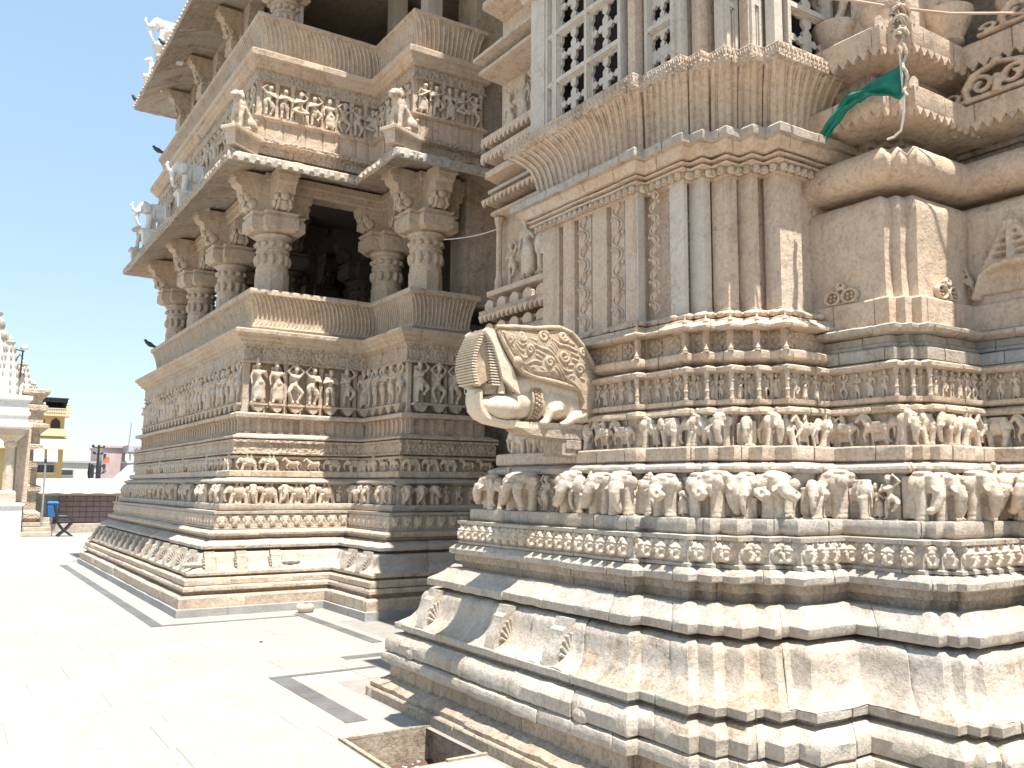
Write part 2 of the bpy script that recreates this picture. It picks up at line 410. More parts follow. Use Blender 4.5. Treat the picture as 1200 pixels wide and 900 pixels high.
def fig_elephant_side(name, walk=0.0, rider=False, vox=.026, free=False):
    b = MB(); y = 0 if free else -.17
    b.ball((.06, y, .60), (.40, .17, .27), 14, 10); b.ball((.22, y, .58), (.22, .165, .26), 12, 8); b.ball((-.42, y-.03, .72), (.19, .14, .20), 12, 8)
    b.ball((-.42, y-.02, .86), (.1, .1, .08), 10, 6)
    b.tube([(-.54, y-.04, .70), (-.63, y-.04, .52), (-.64, y-.04, .30), (-.58, y-.04, .13), (-.50, y-.04, .12)], [.1, .085, .065, .05, .04], 10)
    b.ball((-.33, y-.15, .70), (.12, .04, .17), 10, 7); b.tube([(-.52, y-.12, .58), (-.66, y-.13, .52), (-.72, y-.12, .56)], [.035, .028, .012], 6)
    for (x, yy, dx) in ((-.24, -.08, -walk), (.32, -.08, walk), (-.16, .06, walk), (.22, .06, -walk)):
        b.tube([(x, y+yy, .5), (x+dx*.5, y+yy, .28), (x+dx, y+yy, .03)], [.125, .10, .095], 9); b.tube([(x+dx, y+yy, 0), (x+dx, y+yy, .06)], .108, 9)
    b.tube([(.45, y, .66), (.52, y, .45), (.50, y, .25)], [.03, .022, .03], 6)
    b.tube([(-.15, y-.17, .80), (-.13, y-.2, .55), (-.12, y-.15, .34)], .018, 5); b.tube([(.2, y-.14, .82), (.22, y-.19, .55), (.22, y-.15, .36)], .018, 5)
    b.box(-.22, .30, y-.10, y+.1, .80, .88)
    if rider:
        b.ball((-.05, y, 1.0), (.09, .08, .14), 8, 6); b.ball((-.06, y-.02, 1.19), .075, 8, 6); b.ball((.18, y, .98), (.09, .08, .12), 8, 6); b.ball((.18, y-.02, 1.15), .07, 8, 6)
    if free:
        b.ball((-.33, .15, .70), (.12, .04, .17), 10, 7); b.tube([(-.52, .12, .58), (-.66, .13, .52), (-.72, .12, .56)], [.035, .028, .012], 6)
        b.tube([(-.60, -.02, .55), (-.74, 0, .60), (-.80, 0, .74), (-.76, 0, .86)], [.085, .06, .05, .035], 8)
    else: b.box(-.3, .3, -.1, .05, .1, .75); b.box(-.6, .5, -.2, .03, 0, .03)
    me = remesh(b, name, vox, M['statue'], 3)
    if free: me.transform(Matrix.Rotation(math.pi/2, 4, 'Z'))
    return me
def fig_elephant_front(name, var=0, vox=.024):
    b = MB(); y = -.24
    b.ball((0, y+.05, .70), (.27, .2, .27), 14, 10); b.ball((0, y-.1, .78), (.17, .17, .17), 12, 9)
    for s in (-1, 1):
        b.ball((s*.09, y-.14, .88), (.085, .09, .07), 8, 6); b.ball((s*.23, y-.06, .74), (.12, .05, .15), 10, 7)
        b.tube([(s*.13, y, .6), (s*.135, y-.02, .3), (s*.14, y-.02, .03)], [.115, .095, .09], 9); b.tube([(s*.14, y-.02, 0), (s*.14, y-.02, .07)], .105, 9); b.tube([(s*.138, y-.02, .13), (s*.138, y-.02, .155)], .102, 9)
        b.tube([(s*.12, y-.2, .68), (s*.17, y-.30, .58), (s*.17, y-.34, .62)], [.035, .028, .015], 6)
        b.ball((s*.1, y-.2, .80), (.03, .03, .026), 6, 5)
    tr = {0: [(0, y-.22, .72), (0, y-.28, .5), (.02, y-.25, .28), (.05, y-.2, .12), (.09, y-.2, .1)],
          1: [(0, y-.22, .72), (.05, y-.28, .52), (.16, y-.27, .42), (.22, y-.25, .5), (.18, y-.26, .58)],
          2: [(0, y-.22, .72), (-.05, y-.27, .5), (-.12, y-.24, .27), (-.2, y-.2, .18), (-.26, y-.2, .24)]}[var]
    b.tube(tr, [.12, .105, .085, .065, .05], 9)
    b.tube([(-.2, y-.06, .62), (0, y-.19, .56), (.2, y-.06, .62)], .024, 6); b.ball((0, y+.02, .95), (.2, .16, .06), 10, 6)
    b.box(-.17, .17, -.24, .05, .03, .9)
    return remesh(b, name, vox, M['statue'], 3)
def fig_horse(name, lift=.1, rider=False, vox=.024):
    b = MB(); y = -.15
    b.ball((.08, y, .56), (.32, .13, .165), 12, 8); b.ball((-.18, y, .58), (.16, .135, .18), 10, 8); b.ball((.32, y, .58), (.15, .13, .17), 10, 8)
    b.tube([(-.22, y, .62), (-.36, y-.01, .82), (-.42, y-.02, .94)], [.13, .095, .08], 9)
    b.tube([(-.40, y-.02, .95), (-.52, y-.04, .83), (-.60, y-.05, .72)], [.085, .065, .05], 9)
    for s in (-1, 1): b.tube([(-.38, y+s*.05, .98), (-.37, y+s*.06, 1.06)], [.03, .008], 5)
    b.tube([(-.34, y, 1.0), (-.2, y, .86), (-.1, y, .7)], [.03, .04, .02], 6)
    for (x, yy, k, f) in ((-.22, -.06, (-.34, .33), (-.28, .16)), (-.14, .06, (-.14, .3), (-.14, .03)), (.36, -.06, (.30, .32), (.40, .03)), (.28, .06, (.2, .32), (.26, .03))):
        b.tube([(x, y+yy, .5), (k[0], y+yy, k[1]), (f[0], y+yy, f[1])], [.085, .05, .036], 8); b.ball((f[0]-.02, y+yy, f[1]), (.055, .045, .035), 7, 5)
    b.tube([(.45, y, .64), (.56, y, .5), (.55, y, .24)], [.04, .05, .02], 6); b.box(-.06, .2, y-.12, y+.1, .66, .72)
    if rider: b.tube([(.05, y, .7), (.03, y, .95)], [.09, .075], 8); b.ball((.02, y-.02, 1.04), .07, 8, 6); b.tube([(.04, y-.09, .72), (-.03, y-.14, .5)], [.06, .035], 7); b.tube([(0, y-.08, .92), (-.14, y-.12, .8)], [.035, .03], 6)
    b.box(-.2, .3, -.08, .05, .15, .68); b.box(-.5, .5, -.16, .03, 0, .03)
    return remesh(b, name, vox, M['statue'], 3)
def fig_lion(name, trunk=False, vox=.02):
    # seated beast looking along -y, in the round
    b = MB()
    b.tube([(0, .30, .22), (0, .12, .36), (0, -.10, .58), (0, -.2, .74)], [.18, .17, .165, .13], 12)
    b.ball((0, .27, .2), (.2, .22, .2), 12, 8); b.ball((0, -.14, .62), (.17, .15, .2), 12, 8)
    b.ball((0, -.27, .84), (.135, .15, .13), 12, 9); b.ball((0, -.18, .82), (.17, .1, .17), 12, 8)
    if trunk:
        b.tube([(0, -.38, .82), (0, -.50, .88), (0, -.56, 1.0), (0, -.50, 1.07)], [.08, .06, .045, .035], 8)
        for s in (-1, 1): b.ball((s*.15, -.2, .84), (.04, .1, .13), 8, 6); b.tube([(s*.07, -.36, .76), (s*.08, -.5, .78)], [.03, .012], 6)
    else:
        b.ball((0, -.40, .80), (.085, .09, .06), 10, 7); b.ball((0, -.38, .735), (.065, .08, .03), 8, 6); b.ball((0, -.46, .83), (.035, .03, .025), 6, 5)
        for s in (-1, 1): b.ball((s*.1, -.2, .95), (.04, .035, .05), 7, 6); b.ball((s*.06, -.375, .875), .026, 7, 5)
    for s in (-1, 1):
        b.tube([(s*.11, -.16, .55), (s*.115, -.22, .28), (s*.115, -.22, .05)], [.085, .062, .055], 8); b.ball((s*.115, -.27, .045), (.062, .09, .045), 8, 6)
        b.ball((s*.17, .16, .2), (.09, .18, .16), 10, 7); b.ball((s*.17, 0.0, .045), (.06, .13, .045), 8, 6)
    b.tube([(0, .44, .12), (0, .52, .3), (.05, .48, .5)], [.04, .035, .05], 7)
    return remesh(b, name, vox, M['statue'], 2)
def fig_face(name, v=0, vox=.03):
    b = MB(); y = -.02
    b.ball((0, y, .52), (.33, .2, .42), 14, 10); b.ball((0, y-.12, .33), (.2, .14, .2), 10, 8); b.ball((0, y-.22, .44), (.07, .07, .11), 8, 6)
    for s in (-1, 1):
        b.ball((s*.15, y-.17, .56), (.09, .07, .07), 9, 7); b.tube([(s*.05, y-.17, .67), (s*.17, y-.17, .72), (s*.29, y-.09, .66)], .045, 6)
        b.ball((s*.24, y-.02, .86), (.11, .09, .15), 8, 6); b.ball((s*.36, y, .55), (.1, .08, .2), 8, 6); b.ball((s*.15, y-.15, .25), (.08, .09, .08), 7, 6)
    if v: b.ball((0, y-.14, .82), (.1, .1, .12), 8, 6)
    b.box(-.44, .44, -.03, .06, .02, .98)
    return remesh(b, name, vox, M['statue'], 2)
def fig_flower(name):
    b = MB()
    b.ball((0, -.02, .5), (.12, .1, .12), 10, 6); b.lathe([(.17, 0), (.19, .03), (.17, .05), (.13, .05)], 14, (0, 0, 0))
    rot = Matrix.Rotation(math.pi/2, 3, 'X')
    for i in range(len(b.v)-14*4, len(b.v)): b.v[i] = tuple(rot @ Vector(b.v[i])+Vector((0, 0, .5)))
    for k in range(4):
        a = math.pi/4+k*math.pi/2; c, s = math.cos(a), math.sin(a)
        b.ball((c*.36, -.02, .5+s*.36), (.15, .07, .15), 9, 6)
        for q in (-.45, .45): b.ball((math.cos(a+q)*.42, -.015, .5+math.sin(a+q)*.42), (.09, .06, .09), 8, 5)
    me = b.mesh(name, 50); me.materials.append(M['tan']); return me
def fig_vine(name, h, w, n):
    """running scroll of curled leaves, height h, width w (z up, wall y=0)"""
    b = MB(); pts = []
    for i in range(n*10+1):
        t = i/(n*10); pts.append((w*.33*math.sin(t*n*math.pi), -.004, t*h))
    b.tube(pts, w*.05, 5); u = h/n
    for k in range(n):
        sg = 1 if k % 2 == 0 else -1; zc = (k+.5)*u
        for (ro, ln, th) in ((.62, 1.25, .055), (.40, 1.3, .05), (.2, 1.4, .045)):
            arc = []
            for i in range(8):
                a = -.9+i/7*ln*2.2; arc.append((-sg*w*.14+sg*-1*(-ro)*w*.42*math.cos(a)*.9, -.006, zc+ro*u*.62*math.sin(a)))
            b.tube(arc, [w*th*.5]+[w*th]*6+[w*th*1.5], 5)
        b.ball((-sg*w*.36, -.004, zc+u*.42), (w*.09, .012, u*.16), 6, 4)
    me = b.mesh(name, 60); me.materials.append(M['tan']); return me
EL_S = [fig_elephant_side('carved_elephant', .05), fig_elephant_side('carved_elephant', .1, True), fig_elephant_side('carved_elephant', -.07)]
EL_F = [fig_elephant_front('carved_elephant', v) for v in range(3)]
HORSE = [fig_horse('carved_horse'), fig_horse('carved_horse', .1, True)]
FACE = [fig_face('carved_face', 0), fig_face('carved_face', 1)]
LION = fig_lion('lion_body'); ELST = fig_elephant_side('elephant_body', .05, False, .022, True)
FLOWER = fig_flower('flower_boss')
SEATED = fig_person('seated_figure', SEAT, False)

# ------------------------------------------------------------------ sanctum tower on the right
SAN = thing('temple_sanctum', 'near right temple sanctum with stepped corners, elephant bands and a lattice window', 'temple', (4.5, 4.5, 0))
SP = [(7.4, 8.5), (4.2, 8.5), (4.2, 6.57), (2.88, 6.57), (2.88, 3.43), (2.96, 3.43), (2.96, 3.07), (3.03, 3.07), (3.03, 2.96), (3.11, 2.96), (3.11, 2.835),
      (3.23, 2.835), (3.23, 2.73), (3.34, 2.73), (3.34, 2.61), (3.72, 2.61), (3.72, 2.15), (3.79, 2.15), (3.79, 2.09), (3.86, 2.09), (3.86, 2.03), (4.42, 2.03), (4.42, .9), (4.9, .9), (4.9, -.4), (6.8, -.4)]
U1 = [(5.4, 6.57)]+SP[3:15]+[(4.95, 2.61)]
def C(name, pts, prof, mat, length=.8, **k):
    return course(name, SAN, pts, prof, M[mat], length, **k)
C('plinth_course', SP, [(.02, -.28), (.02, .06), (.028, .07)], 'grime', 1.1, step=.12)
C('foot_step', SP, [(.055, .07), (.052, .1), (.075, .115), (.13, .14), (.16, .15)], 'grime', .7, jit=.012, step=.05)
C('recessed_course', SP, [(.165, .13), (.165, .26)], 'grime', 1.0)
C('lower_roll', SP, [(.13, .25), (.108, .262), (.105, .30), (.115, .325), (.14, .335)], 'marble', .75, jit=.006, step=.06)
C('upper_roll', SP, [(.15, .335), (.128, .35), (.125, .42), (.145, .45), (.17, .462), (.18, .475), (.21, .48)], 'marble', .7, jit=.006, step=.06)
C('foot_slab', SP, [(.24, .475), (.235, .505), (.186, .512), (.183, .552), (.19, .56)], 'marble', .8, jit=.004, step=.07)
CB = C('curved_base', SP, [(.19, .558), (.225, .575), (.275, .61), (.312, .66), (.33, .715), (.338, .765), (.35, .795), (.38, .818), (.43, .828), (.50, .83)], 'marble', .75, jit=.008, step=.035, smooth=50)
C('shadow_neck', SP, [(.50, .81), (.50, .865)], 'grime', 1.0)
C('drip_cornice', SP, [(.49, .862), (.40, .856), (.372, .85), (.366, .86), (.366, .90), (.375, .91), (.42, .932), (.465, .963), (.485, .985), (.52, .99)], 'marble', .75, jit=.006, step=.05)
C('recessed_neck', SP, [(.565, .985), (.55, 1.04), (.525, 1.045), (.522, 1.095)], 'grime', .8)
C('upper_ledge', SP, [(.53, 1.093), (.492, 1.097), (.485, 1.105), (.485, 1.135), (.50, 1.15), (.525, 1.168), (.6, 1.17)], 'marble', .6, jit=.005, step=.06)
fc = C('face_frieze', SP, [(.535, 1.172), (.535, 1.19), (.55, 1.195), (.55, 1.315), (.53, 1.322), (.528, 1.343), (.64, 1.345)], 'marble', .7, jit=.003)
ef = C('elephant_frieze', SP, [(.63, 1.345), (.612, 1.362), (.608, 1.37), (.608, 1.425), (.615, 1.436), (.76, 1.44), (.765, 1.45), (.76, 1.69), (.715, 1.70), (.705, 1.72), (.71, 1.735), (.77, 1.762), (.86, 1.765)], 'marble', .55, jit=.003)
hf = C('animal_frieze', SP, [(.775, 1.764), (.752, 1.775), (.75, 1.785), (.75, 1.845), (.757, 1.854), (.86, 1.857), (.865, 1.865), (.86, 2.04), (.815, 2.048), (.805, 2.06), (.81, 2.08), (.85, 2.10), (.93, 2.103)], 'sand', .55, jit=.003)
hu = C('figure_frieze', SP, [(.84, 2.104), (.822, 2.112), (.82, 2.12), (.82, 2.138), (.88, 2.145), (.885, 2.15), (.885, 2.30), (.835, 2.306), (.82, 2.315), (.82, 2.335), (.86, 2.352), (.95, 2.355)], 'sand', .6, jit=.003)
for x, y, a, w, i in walk(SP, .56, .105, .06):
    if i < 2: continue
    if y > 7.5 or x > 6.2: continue
    put('carved_face', random.choice(FACE), fc, x, y, 1.184, a, min(w, .115)*1.22, .25, .140*random.uniform(.97, 1.02))
seq = 0
for x, y, a, w, i in walk(SP, .752, .158, .065):
    if i < 2 or x > 6.2: continue
    seq += 1; s = .262*random.uniform(.92, 1.05); q = (seq*7+random.randrange(3)) % 10
    if w < .11: put('carved_elephant', EL_F[seq % 3], ef, x, y, 1.437, a+random.uniform(-.25, .25), .30, .36, s)
    elif q < 2: put('carved_figure', FIG[seq % 6], ef, x-.0, y, 1.437, a+random.uniform(-.3, .3), .30, .36, .255)
    elif q < 5: put('carved_elephant', EL_S[seq % 3], ef, x, y, 1.437, a+random.choice((-.75, -.5, .35, .55)), .235, .30, s*.95)
    else: put('carved_elephant', EL_F[(seq+q) % 3], ef, x, y, 1.437, a+random.uniform(-.55, .55), .38*random.uniform(.88, 1.05), .38, s*1.03)
    if w > .12 and seq % 3 == 0:       # small attendant squeezed between two elephants
        put('carved_figure', FIG[(seq*5) % 6], ef, x+math.cos(a)*w*.48, y+math.sin(a)*w*.48, 1.437, a, .22, .30, .20)
seq = 0
for x, y, a, w, i in walk(SP, .862, .20, .055):
    if i < 2 or x > 6.2: continue
    seq += 1
    if w > .15: me = (EL_S+HORSE)[(seq*3+random.randrange(2)) % 5]; da = random.uniform(-.12, .12); sx = min(w*.98, .21)
    elif seq % 3: me = EL_S[seq % 3]; da = random.choice((-.7, .6)); sx = .19
    else: me = EL_F[seq % 3]; da = random.uniform(-.4, .4); sx = .235
    put('carved_horse' if me in HORSE else 'carved_elephant', me, hf, x, y, 1.855, a+da, sx, .235, .195 if me in HORSE else (.188 if me is EL_S[1] else .205))
for x, y, a, w, i in walk(SP, .89, .085, .05):
    if i < 2 or x > 6: continue
    put('carved_figure', random.choice(FIG), hu, x, y, 2.14, a, .15 if w > .075 else .12, .17, .165)
# corner colonnettes of the figure frieze
b = MB(); prof = [(.5, 0), (.5, .08), (.38, .1), (.38, .3), (.5, .34), (.36, .4), (.36, .62), (.5, .68), (.4, .74), (.56, .86), (.56, 1)]
b.lathe(prof, 8); COLN = b.mesh('colonnette', 30); COLN.materials.append(M['sand'])
for i, p in enumerate(offs(SP, .845)):
    if 3 <= i <= 21 and SP[i] not in ((4.2, 6.57),): put('colonnette', COLN, hu, p.x+.006, p.y+.006, 2.135, 0, .03, .03, .175)

# --- pilaster storey of the first bay
C('flower_ledge', U1, [(.93, 2.352), (.87, 2.375), (.842, 2.39), (.84, 2.40), (.84, 2.43), (.86, 2.44), (.94, 2.452)], 'tan', .55, jit=.004, step=.05)
fl = C('flower_band', U1, [(.94, 2.45), (.94, 2.575), (.99, 2.576)], 'tan', .6)
for x, y, a, w, i in walk(U1, .94, .17, .07):
    if i == 0: continue
    put('flower_boss', FLOWER, fl, x, y, 2.455, a, min(w, .13)*1.0, .16, .118)
b = MB(); b.box(-.5, .5, -.5, .5, 0, .06); b.box(-.42, .42, -.42, .42, .06, .94); b.box(-.5, .5, -.5, .5, .94, 1); POST = b.mesh('corner_post'); POST.materials.append(M['tan'])
for i, p in enumerate(offs(U1, .925)):
    if 0 < i < len(U1)-1: put('corner_post', POST, fl, p.x, p.y, 2.45, 0, .035, .035, .126)
C('leaf_shelf', U1, [(.99, 2.573), (.86, 2.578), (.838, 2.586), (.836, 2.60), (.85, 2.612), (.895, 2.64), (.90, 2.655), (.92, 2.662), (.97, 2.672)], 'tan', .7, jit=.004, step=.05)
# little finials and rosettes on the shelf corners
b = MB(); b.lathe([(.5, 0), (.5, .12), (.3, .2), (.42, .34), (.26, .5), (.12, .75), (.02, 1)], 8); FIN = b.mesh('leaf_finial', 40); FIN.materials.append(M['tan'])
b = MB(); b.ball((0, -.1, .3), (.5, .22, .3), 9, 6); b.ball((0, -.26, .34), (.16, .12, .16), 7, 5); ROS = b.mesh('shelf_rosette', 60); ROS.materials.append(M['tan'])
sh = C('shelf_crest', U1, [(.975, 2.668), (.93, 2.672), (.925, 2.69), (.955, 2.71), (.975, 2.722), (1.04, 2.724)], 'tan', .7, jit=.003, step=.06)
for i, p in enumerate(offs(U1, .87)):
    if 1 <= i < len(U1)-1 and i % 2 == 0: put('leaf_finial', FIN, sh, p.x, p.y, 2.605, 0, .04, .04, .07)
    if 1 <= i < len(U1)-1 and i % 2 == 0:
        q = offs(U1, .845)[i]; put('leaf_finial', FIN, sh, q.x, q.y, 2.432, 0, .04, .04, .05)
for x, y, a, w, i in walk(U1, .93, .2, .06):
    if i: put('shelf_rosette', ROS, sh, x, y, 2.665, a, .075, .10, .07); 
    if i: put('shelf_rosette', ROS, sh, x+.02*math.sin(a), y-.02*math.cos(a), 2.60, a, .07, .10, .06)
pw = C('pilaster_wall', U1, [(1.035, 2.71), (1.035, 3.66)], 'tan', 9, jit=.001, step=.4)
VINE = fig_vine('carved_vine', .86, .16, 8); VINE2 = fig_vine('carved_vine', .86, .085, 11)
def shaft(x0, x1, y0, y1, mat='tan'):
    b = MB(); b.lathe_rect([(0, 2.712), (0, 2.74), (.006, 2.745), (.006, 3.60), (0, 3.605), (0, 3.64)], x0, x1, y0, y1)
    return b.obj('pilaster', M[mat], pw)
WX = 3.88
for (ya, yb) in ((5.55, 5.325), (5.285, 5.13), (4.925, 4.75), (4.55, 4.432)):
    shaft(WX-.012, WX+.06, yb, ya)
for (ya, yb, v) in ((5.10, 4.95, 8), (4.715, 4.575, 8)):
    b = MB(); b.box(WX+.008, WX+.06, yb, ya, 2.712, 3.64); pn = b.obj('vine_panel', M['tan'], pw)
    put('carved_vine', VINE, pn, WX+.008, (ya+yb)/2, 2.745, -math.pi/2, 1, 1.2, 1)
wp = offs(U1, 1.0)
for i in range(2, len(U1)-1):      # stepped corner shafts
    a, bq = wp[i], wp[i+1]; L = (bq-a).length; t = (bq-a).normalized(); ang = math.atan2(t.y, t.x)
    if abs(t.x) > .5:      # faces turned to the camera side
        if i in (4, 10, 12):
            c = a.lerp(bq, .72 if i < 12 else .62)
            put('carved_vine', VINE2, pw, c.x, c.y+.034, 2.75, ang, .55 if i < 12 else 1.25, 1.2, .98)
        b = MB(); sx = a.x-.008; b.lathe_rect([(0, 2.712), (0, 2.735), (.005, 2.74), (.005, 3.60), (0, 3.605), (0, 3.64)], sx, a.x+L*(.5 if i in (4, 10) else .34 if i == 12 else .8), a.y-.01, a.y+.07+(.06 if i < 12 else .05))
        b.obj('pilaster', M['tan' if i > 7 else 'screen'], pw)
put('carved_vine', VINE2, pw, WX+.028, 4.25+.04, 2.75, -math.pi/2, 1.5, 1, .98)
# capital row: lotus drops, grooves, cyma and slab
C('drop_band', U1, [(1.0, 3.60), (.985, 3.61), (.985, 3.625), (.97, 3.63), (.97, 3.655)], 'tan', .9)
b = MB(); b.ball((0, -.14, .55), (.42, .26, .5), 8, 6); b.ball((0, -.3, .16), (.18, .16, .2), 6, 5); DROP = b.mesh('lotus_drop', 60); DROP.materials.append(M['sand'])
lb = C('capital_band', U1, [(.99, 3.652), (.93, 3.657), (.925, 3.668), (.955, 3.676), (.955, 3.684), (.915, 3.69), (.91, 3.70), (.94, 3.708), (.94, 3.714)], 'tan', .8)
for x, y, a, w, i in walk(U1, .968, .062, .05):
    if i: put('lotus_drop', DROP, lb, x, y, 3.598, a, w*.95, .10, .062)
C('capital_curve', U1, [(.95, 3.712), (.895, 3.716), (.875, 3.735), (.868, 3.755), (.85, 3.768), (.85, 3.778)], 'tan', .7, jit=.003)
C('capital_slab', U1, [(.84, 3.777), (.815, 3.782), (.813, 3.83), (.83, 3.845), (.95, 3.85)], 'marble', .6, jit=.004, step=.06)
# ribbed sloping seat-back under the lattice
rb = C('ribbed_parapet', U1, [(.99, 3.85), (.98, 3.93), (.965, 4.02), (.93, 4.12), (.86, 4.20), (.80, 4.235), (.80, 4.25)], 'tan', 1.0, smooth=50)
def plan_ribs(parent, pts, prof, pitch, r, name, mat, segs, stagger=0.0, bead=False, lim=None):
    prof = [(d-.004, z) for d, z in prof]; L0 = offs(pts, prof[0][0]); L1 = offs(pts, prof[-1][0])
    for i in segs:
        L = min((L0[i+1]-L0[i]).length, (L1[i+1]-L1[i]).length); n = max(1, round(L/pitch))
        for k in range(n):
            t = (k+.5+stagger)/n
            if t > .99 or t < .01: continue
            P_ = [offs(pts, d)[i].lerp(offs(pts, d)[i+1], t) for d, z in prof]
            if lim and not lim(P_[0]): continue
            b = MB(); m_ = len(prof); b.tube([(p.x, p.y, z) for p, (d, z) in zip(P_, prof)], [r*.6]+[r]*(m_-2)+[r*.7], 6)
            if bead:
                for q in range(1, m_-1): b.ball((P_[q].x, P_[q].y, prof[q][1]), r*1.5, 6, 4)
            b.obj(name, M[mat], parent, 60)
RPROF = [(.99, 3.855), (.985, 3.90), (.972, 3.96), (.962, 4.02), (.945, 4.08), (.925, 4.125), (.885, 4.175), (.84, 4.215), (.80, 4.24)]
plan_ribs(rb, U1, RPROF, .062, .020, 'curved_rib', 'tan', range(1, 13))
plan_ribs(rb, U1, RPROF, .062, .008, 'beaded_rib', 'tan', range(1, 13), .5, True)
rm = C('patterned_rim', U1, [(.86, 4.225), (.79, 4.23), (.775, 4.24), (.775, 4.325), (.785, 4.335), (.95, 4.337)], 'carved', .5, jit=.002)
b = MB()
for k in range(3):
    c = (k-1)*.33
    b.tube([(c-.14, -.01, .1), (c, -.03, .9), (c+.14, -.01, .1)], .05, 4); b.ball((c, -.02, .3), (.06, .05, .14), 6, 4); b.ball((c+.165, -.02, .7), (.06, .05, .14), 6, 4)
ZIG = b.mesh('leaf_triangle', 50); ZIG.materials.append(M['tan'])
for x, y, a, w, i in walk(U1, .776, .12, .05):
    if i: put('leaf_triangle', ZIG, rm, x, y, 4.245, a, w, .10, .075)

# lattice storey
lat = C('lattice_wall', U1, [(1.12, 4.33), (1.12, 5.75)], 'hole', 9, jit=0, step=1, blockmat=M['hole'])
def jali(w, h, nx, ny):
    """marble screen pane with star shaped piercings"""
    cu = bpy.data.curves.new('c', 'CURVE'); cu.dimensions = '2D'; cu.fill_mode = 'BOTH'; cu.extrude = .012
    def poly(pts):
        s = cu.splines.new('POLY'); s.points.add(len(pts)-1); s.use_cyclic_u = True
        for q, p in zip(s.points, pts): q.co = (p[0], p[1], 0, 1)
    poly([(-w/2, 0), (w/2, 0), (w/2, h), (-w/2, h)])
    for i in range(nx):
        for j in range(ny):
            cx = -w/2+(i+.5)*w/nx; cy = (j+.5)*h/ny; r = min(w/nx, h/ny)*.47
            poly([(cx+(r if k % 2 == 0 else r*.72)*math.cos(k*math.pi/8), cy+(r if k % 2 == 0 else r*.72)*1.15*math.sin(k*math.pi/8)) for k in range(16)])
    o = bpy.data.objects.new('c', cu); COL.objects.link(o); dg = bpy.context.evaluated_depsgraph_get()
    me = bpy.data.meshes.new_from_object(o.evaluated_get(dg)); bpy.data.objects.remove(o)
    me.transform(Matrix.Rotation(math.pi/2, 4, 'X')); me.name = 'lattice_pane'; me.materials.clear(); me.materials.append(M['screen']); return me
JW = {}
def lattice(x, y, ang, w, z0, z1, cols, rows, hx):
    root = Matrix.Translation((x, y, 0)) @ Matrix.Rotation(ang, 4, 'Z')
    fr = MB(); cw = (w-.03)/cols; rh = (z1-z0)/rows
    for c in range(cols+1): fr.box(-w/2+c*cw, -w/2+c*cw+.03, -.028, .04, z0, z1)
    for r in range(rows+1):
        for c in range(cols): fr.box(-w/2+c*cw+.03, -w/2+(c+1)*cw, -.026, .04, z0+r*rh-.018, z0+r*rh+.018)
    f = fr.obj('lattice_frame', M['screen'], lat, mtx=root)
    key = (round(cw-.03, 3), round(rh-.036, 3), hx)
    if key not in JW: JW[key] = jali(key[0], key[1], hx, 2)
    st = MB()
    for c in range(cols):
        for r in range(rows):
            link('lattice_pane', JW[key], None, f, root @ Matrix.Translation((-w/2+c*cw+.03+key[0]/2, .02, z0+r*rh+.018)))
        # stepped inner border of every pane
            x0, x1, q0, q1 = -w/2+c*cw+.03, -w/2+(c+1)*cw, z0+r*rh+.018, z0+(r+1)*rh-.018
            for (e, yy) in ((.009, -.014), (.016, -.002)):
                st.box(x0, x0+e, yy, .03, q0, q1); st.box(x1-e, x1, yy, .03, q0, q1); st.box(x0, x1, yy, .03, q0, q0+e); st.box(x0, x1, yy, .03, q1-e, q1)
    st.obj('pane_border', M['screen'], f, mtx=root)
lp = offs(U1, .95)
for i in range(1, len(U1)-1):
    a, bq = lp[i], lp[i+1]; L = (bq-a).length; t = (bq-a).normalized(); ang = math.atan2(t.y, t.x); c = (a+bq)/2
    if i == 1:
        lattice(c.x, 4.905, ang, .80, 4.34, 5.54, 2, 3, 2); lattice(c.x+.003, 5.365, ang, .12, 4.34, 5.54, 1, 3, 1)
        b = MB(); b.bev(a.x-.03, a.x+.12, 5.43, 5.62, 4.336, 5.75, .008); b.obj('corner_pier', M['screen'], lat)
    elif i == 3: lattice(c.x, c.y, ang, L*.8, 4.34, 5.54, 1, 3, 2)
    elif i == 12: lattice(c.x, c.y, ang, L*.7, 4.34, 5.54, 1, 3, 2)
    elif i in (8, 10): lattice(c.x, c.y, ang, L*.9, 4.34, 5.54, 1, 3, 1)
    if i > 1:
        b = MB(); b.lathe_rect([(.0, 4.336), (0, 4.42), (.008, 4.43), (.008, 5.5), (0, 5.54)], a.x-.015, a.x+.075, a.y-.015, a.y+.075); b.obj('lattice_pier', M['tan' if i % 4 else 'screen'], lat, 0)
C('window_head', U1, [(.95, 5.54), (.88, 5.55), (.86, 5.62), (.9, 5.7), (.8, 5.75), (.72, 5.80), (.72, 5.86), (1.2, 6.0)], 'sand', 1.2)

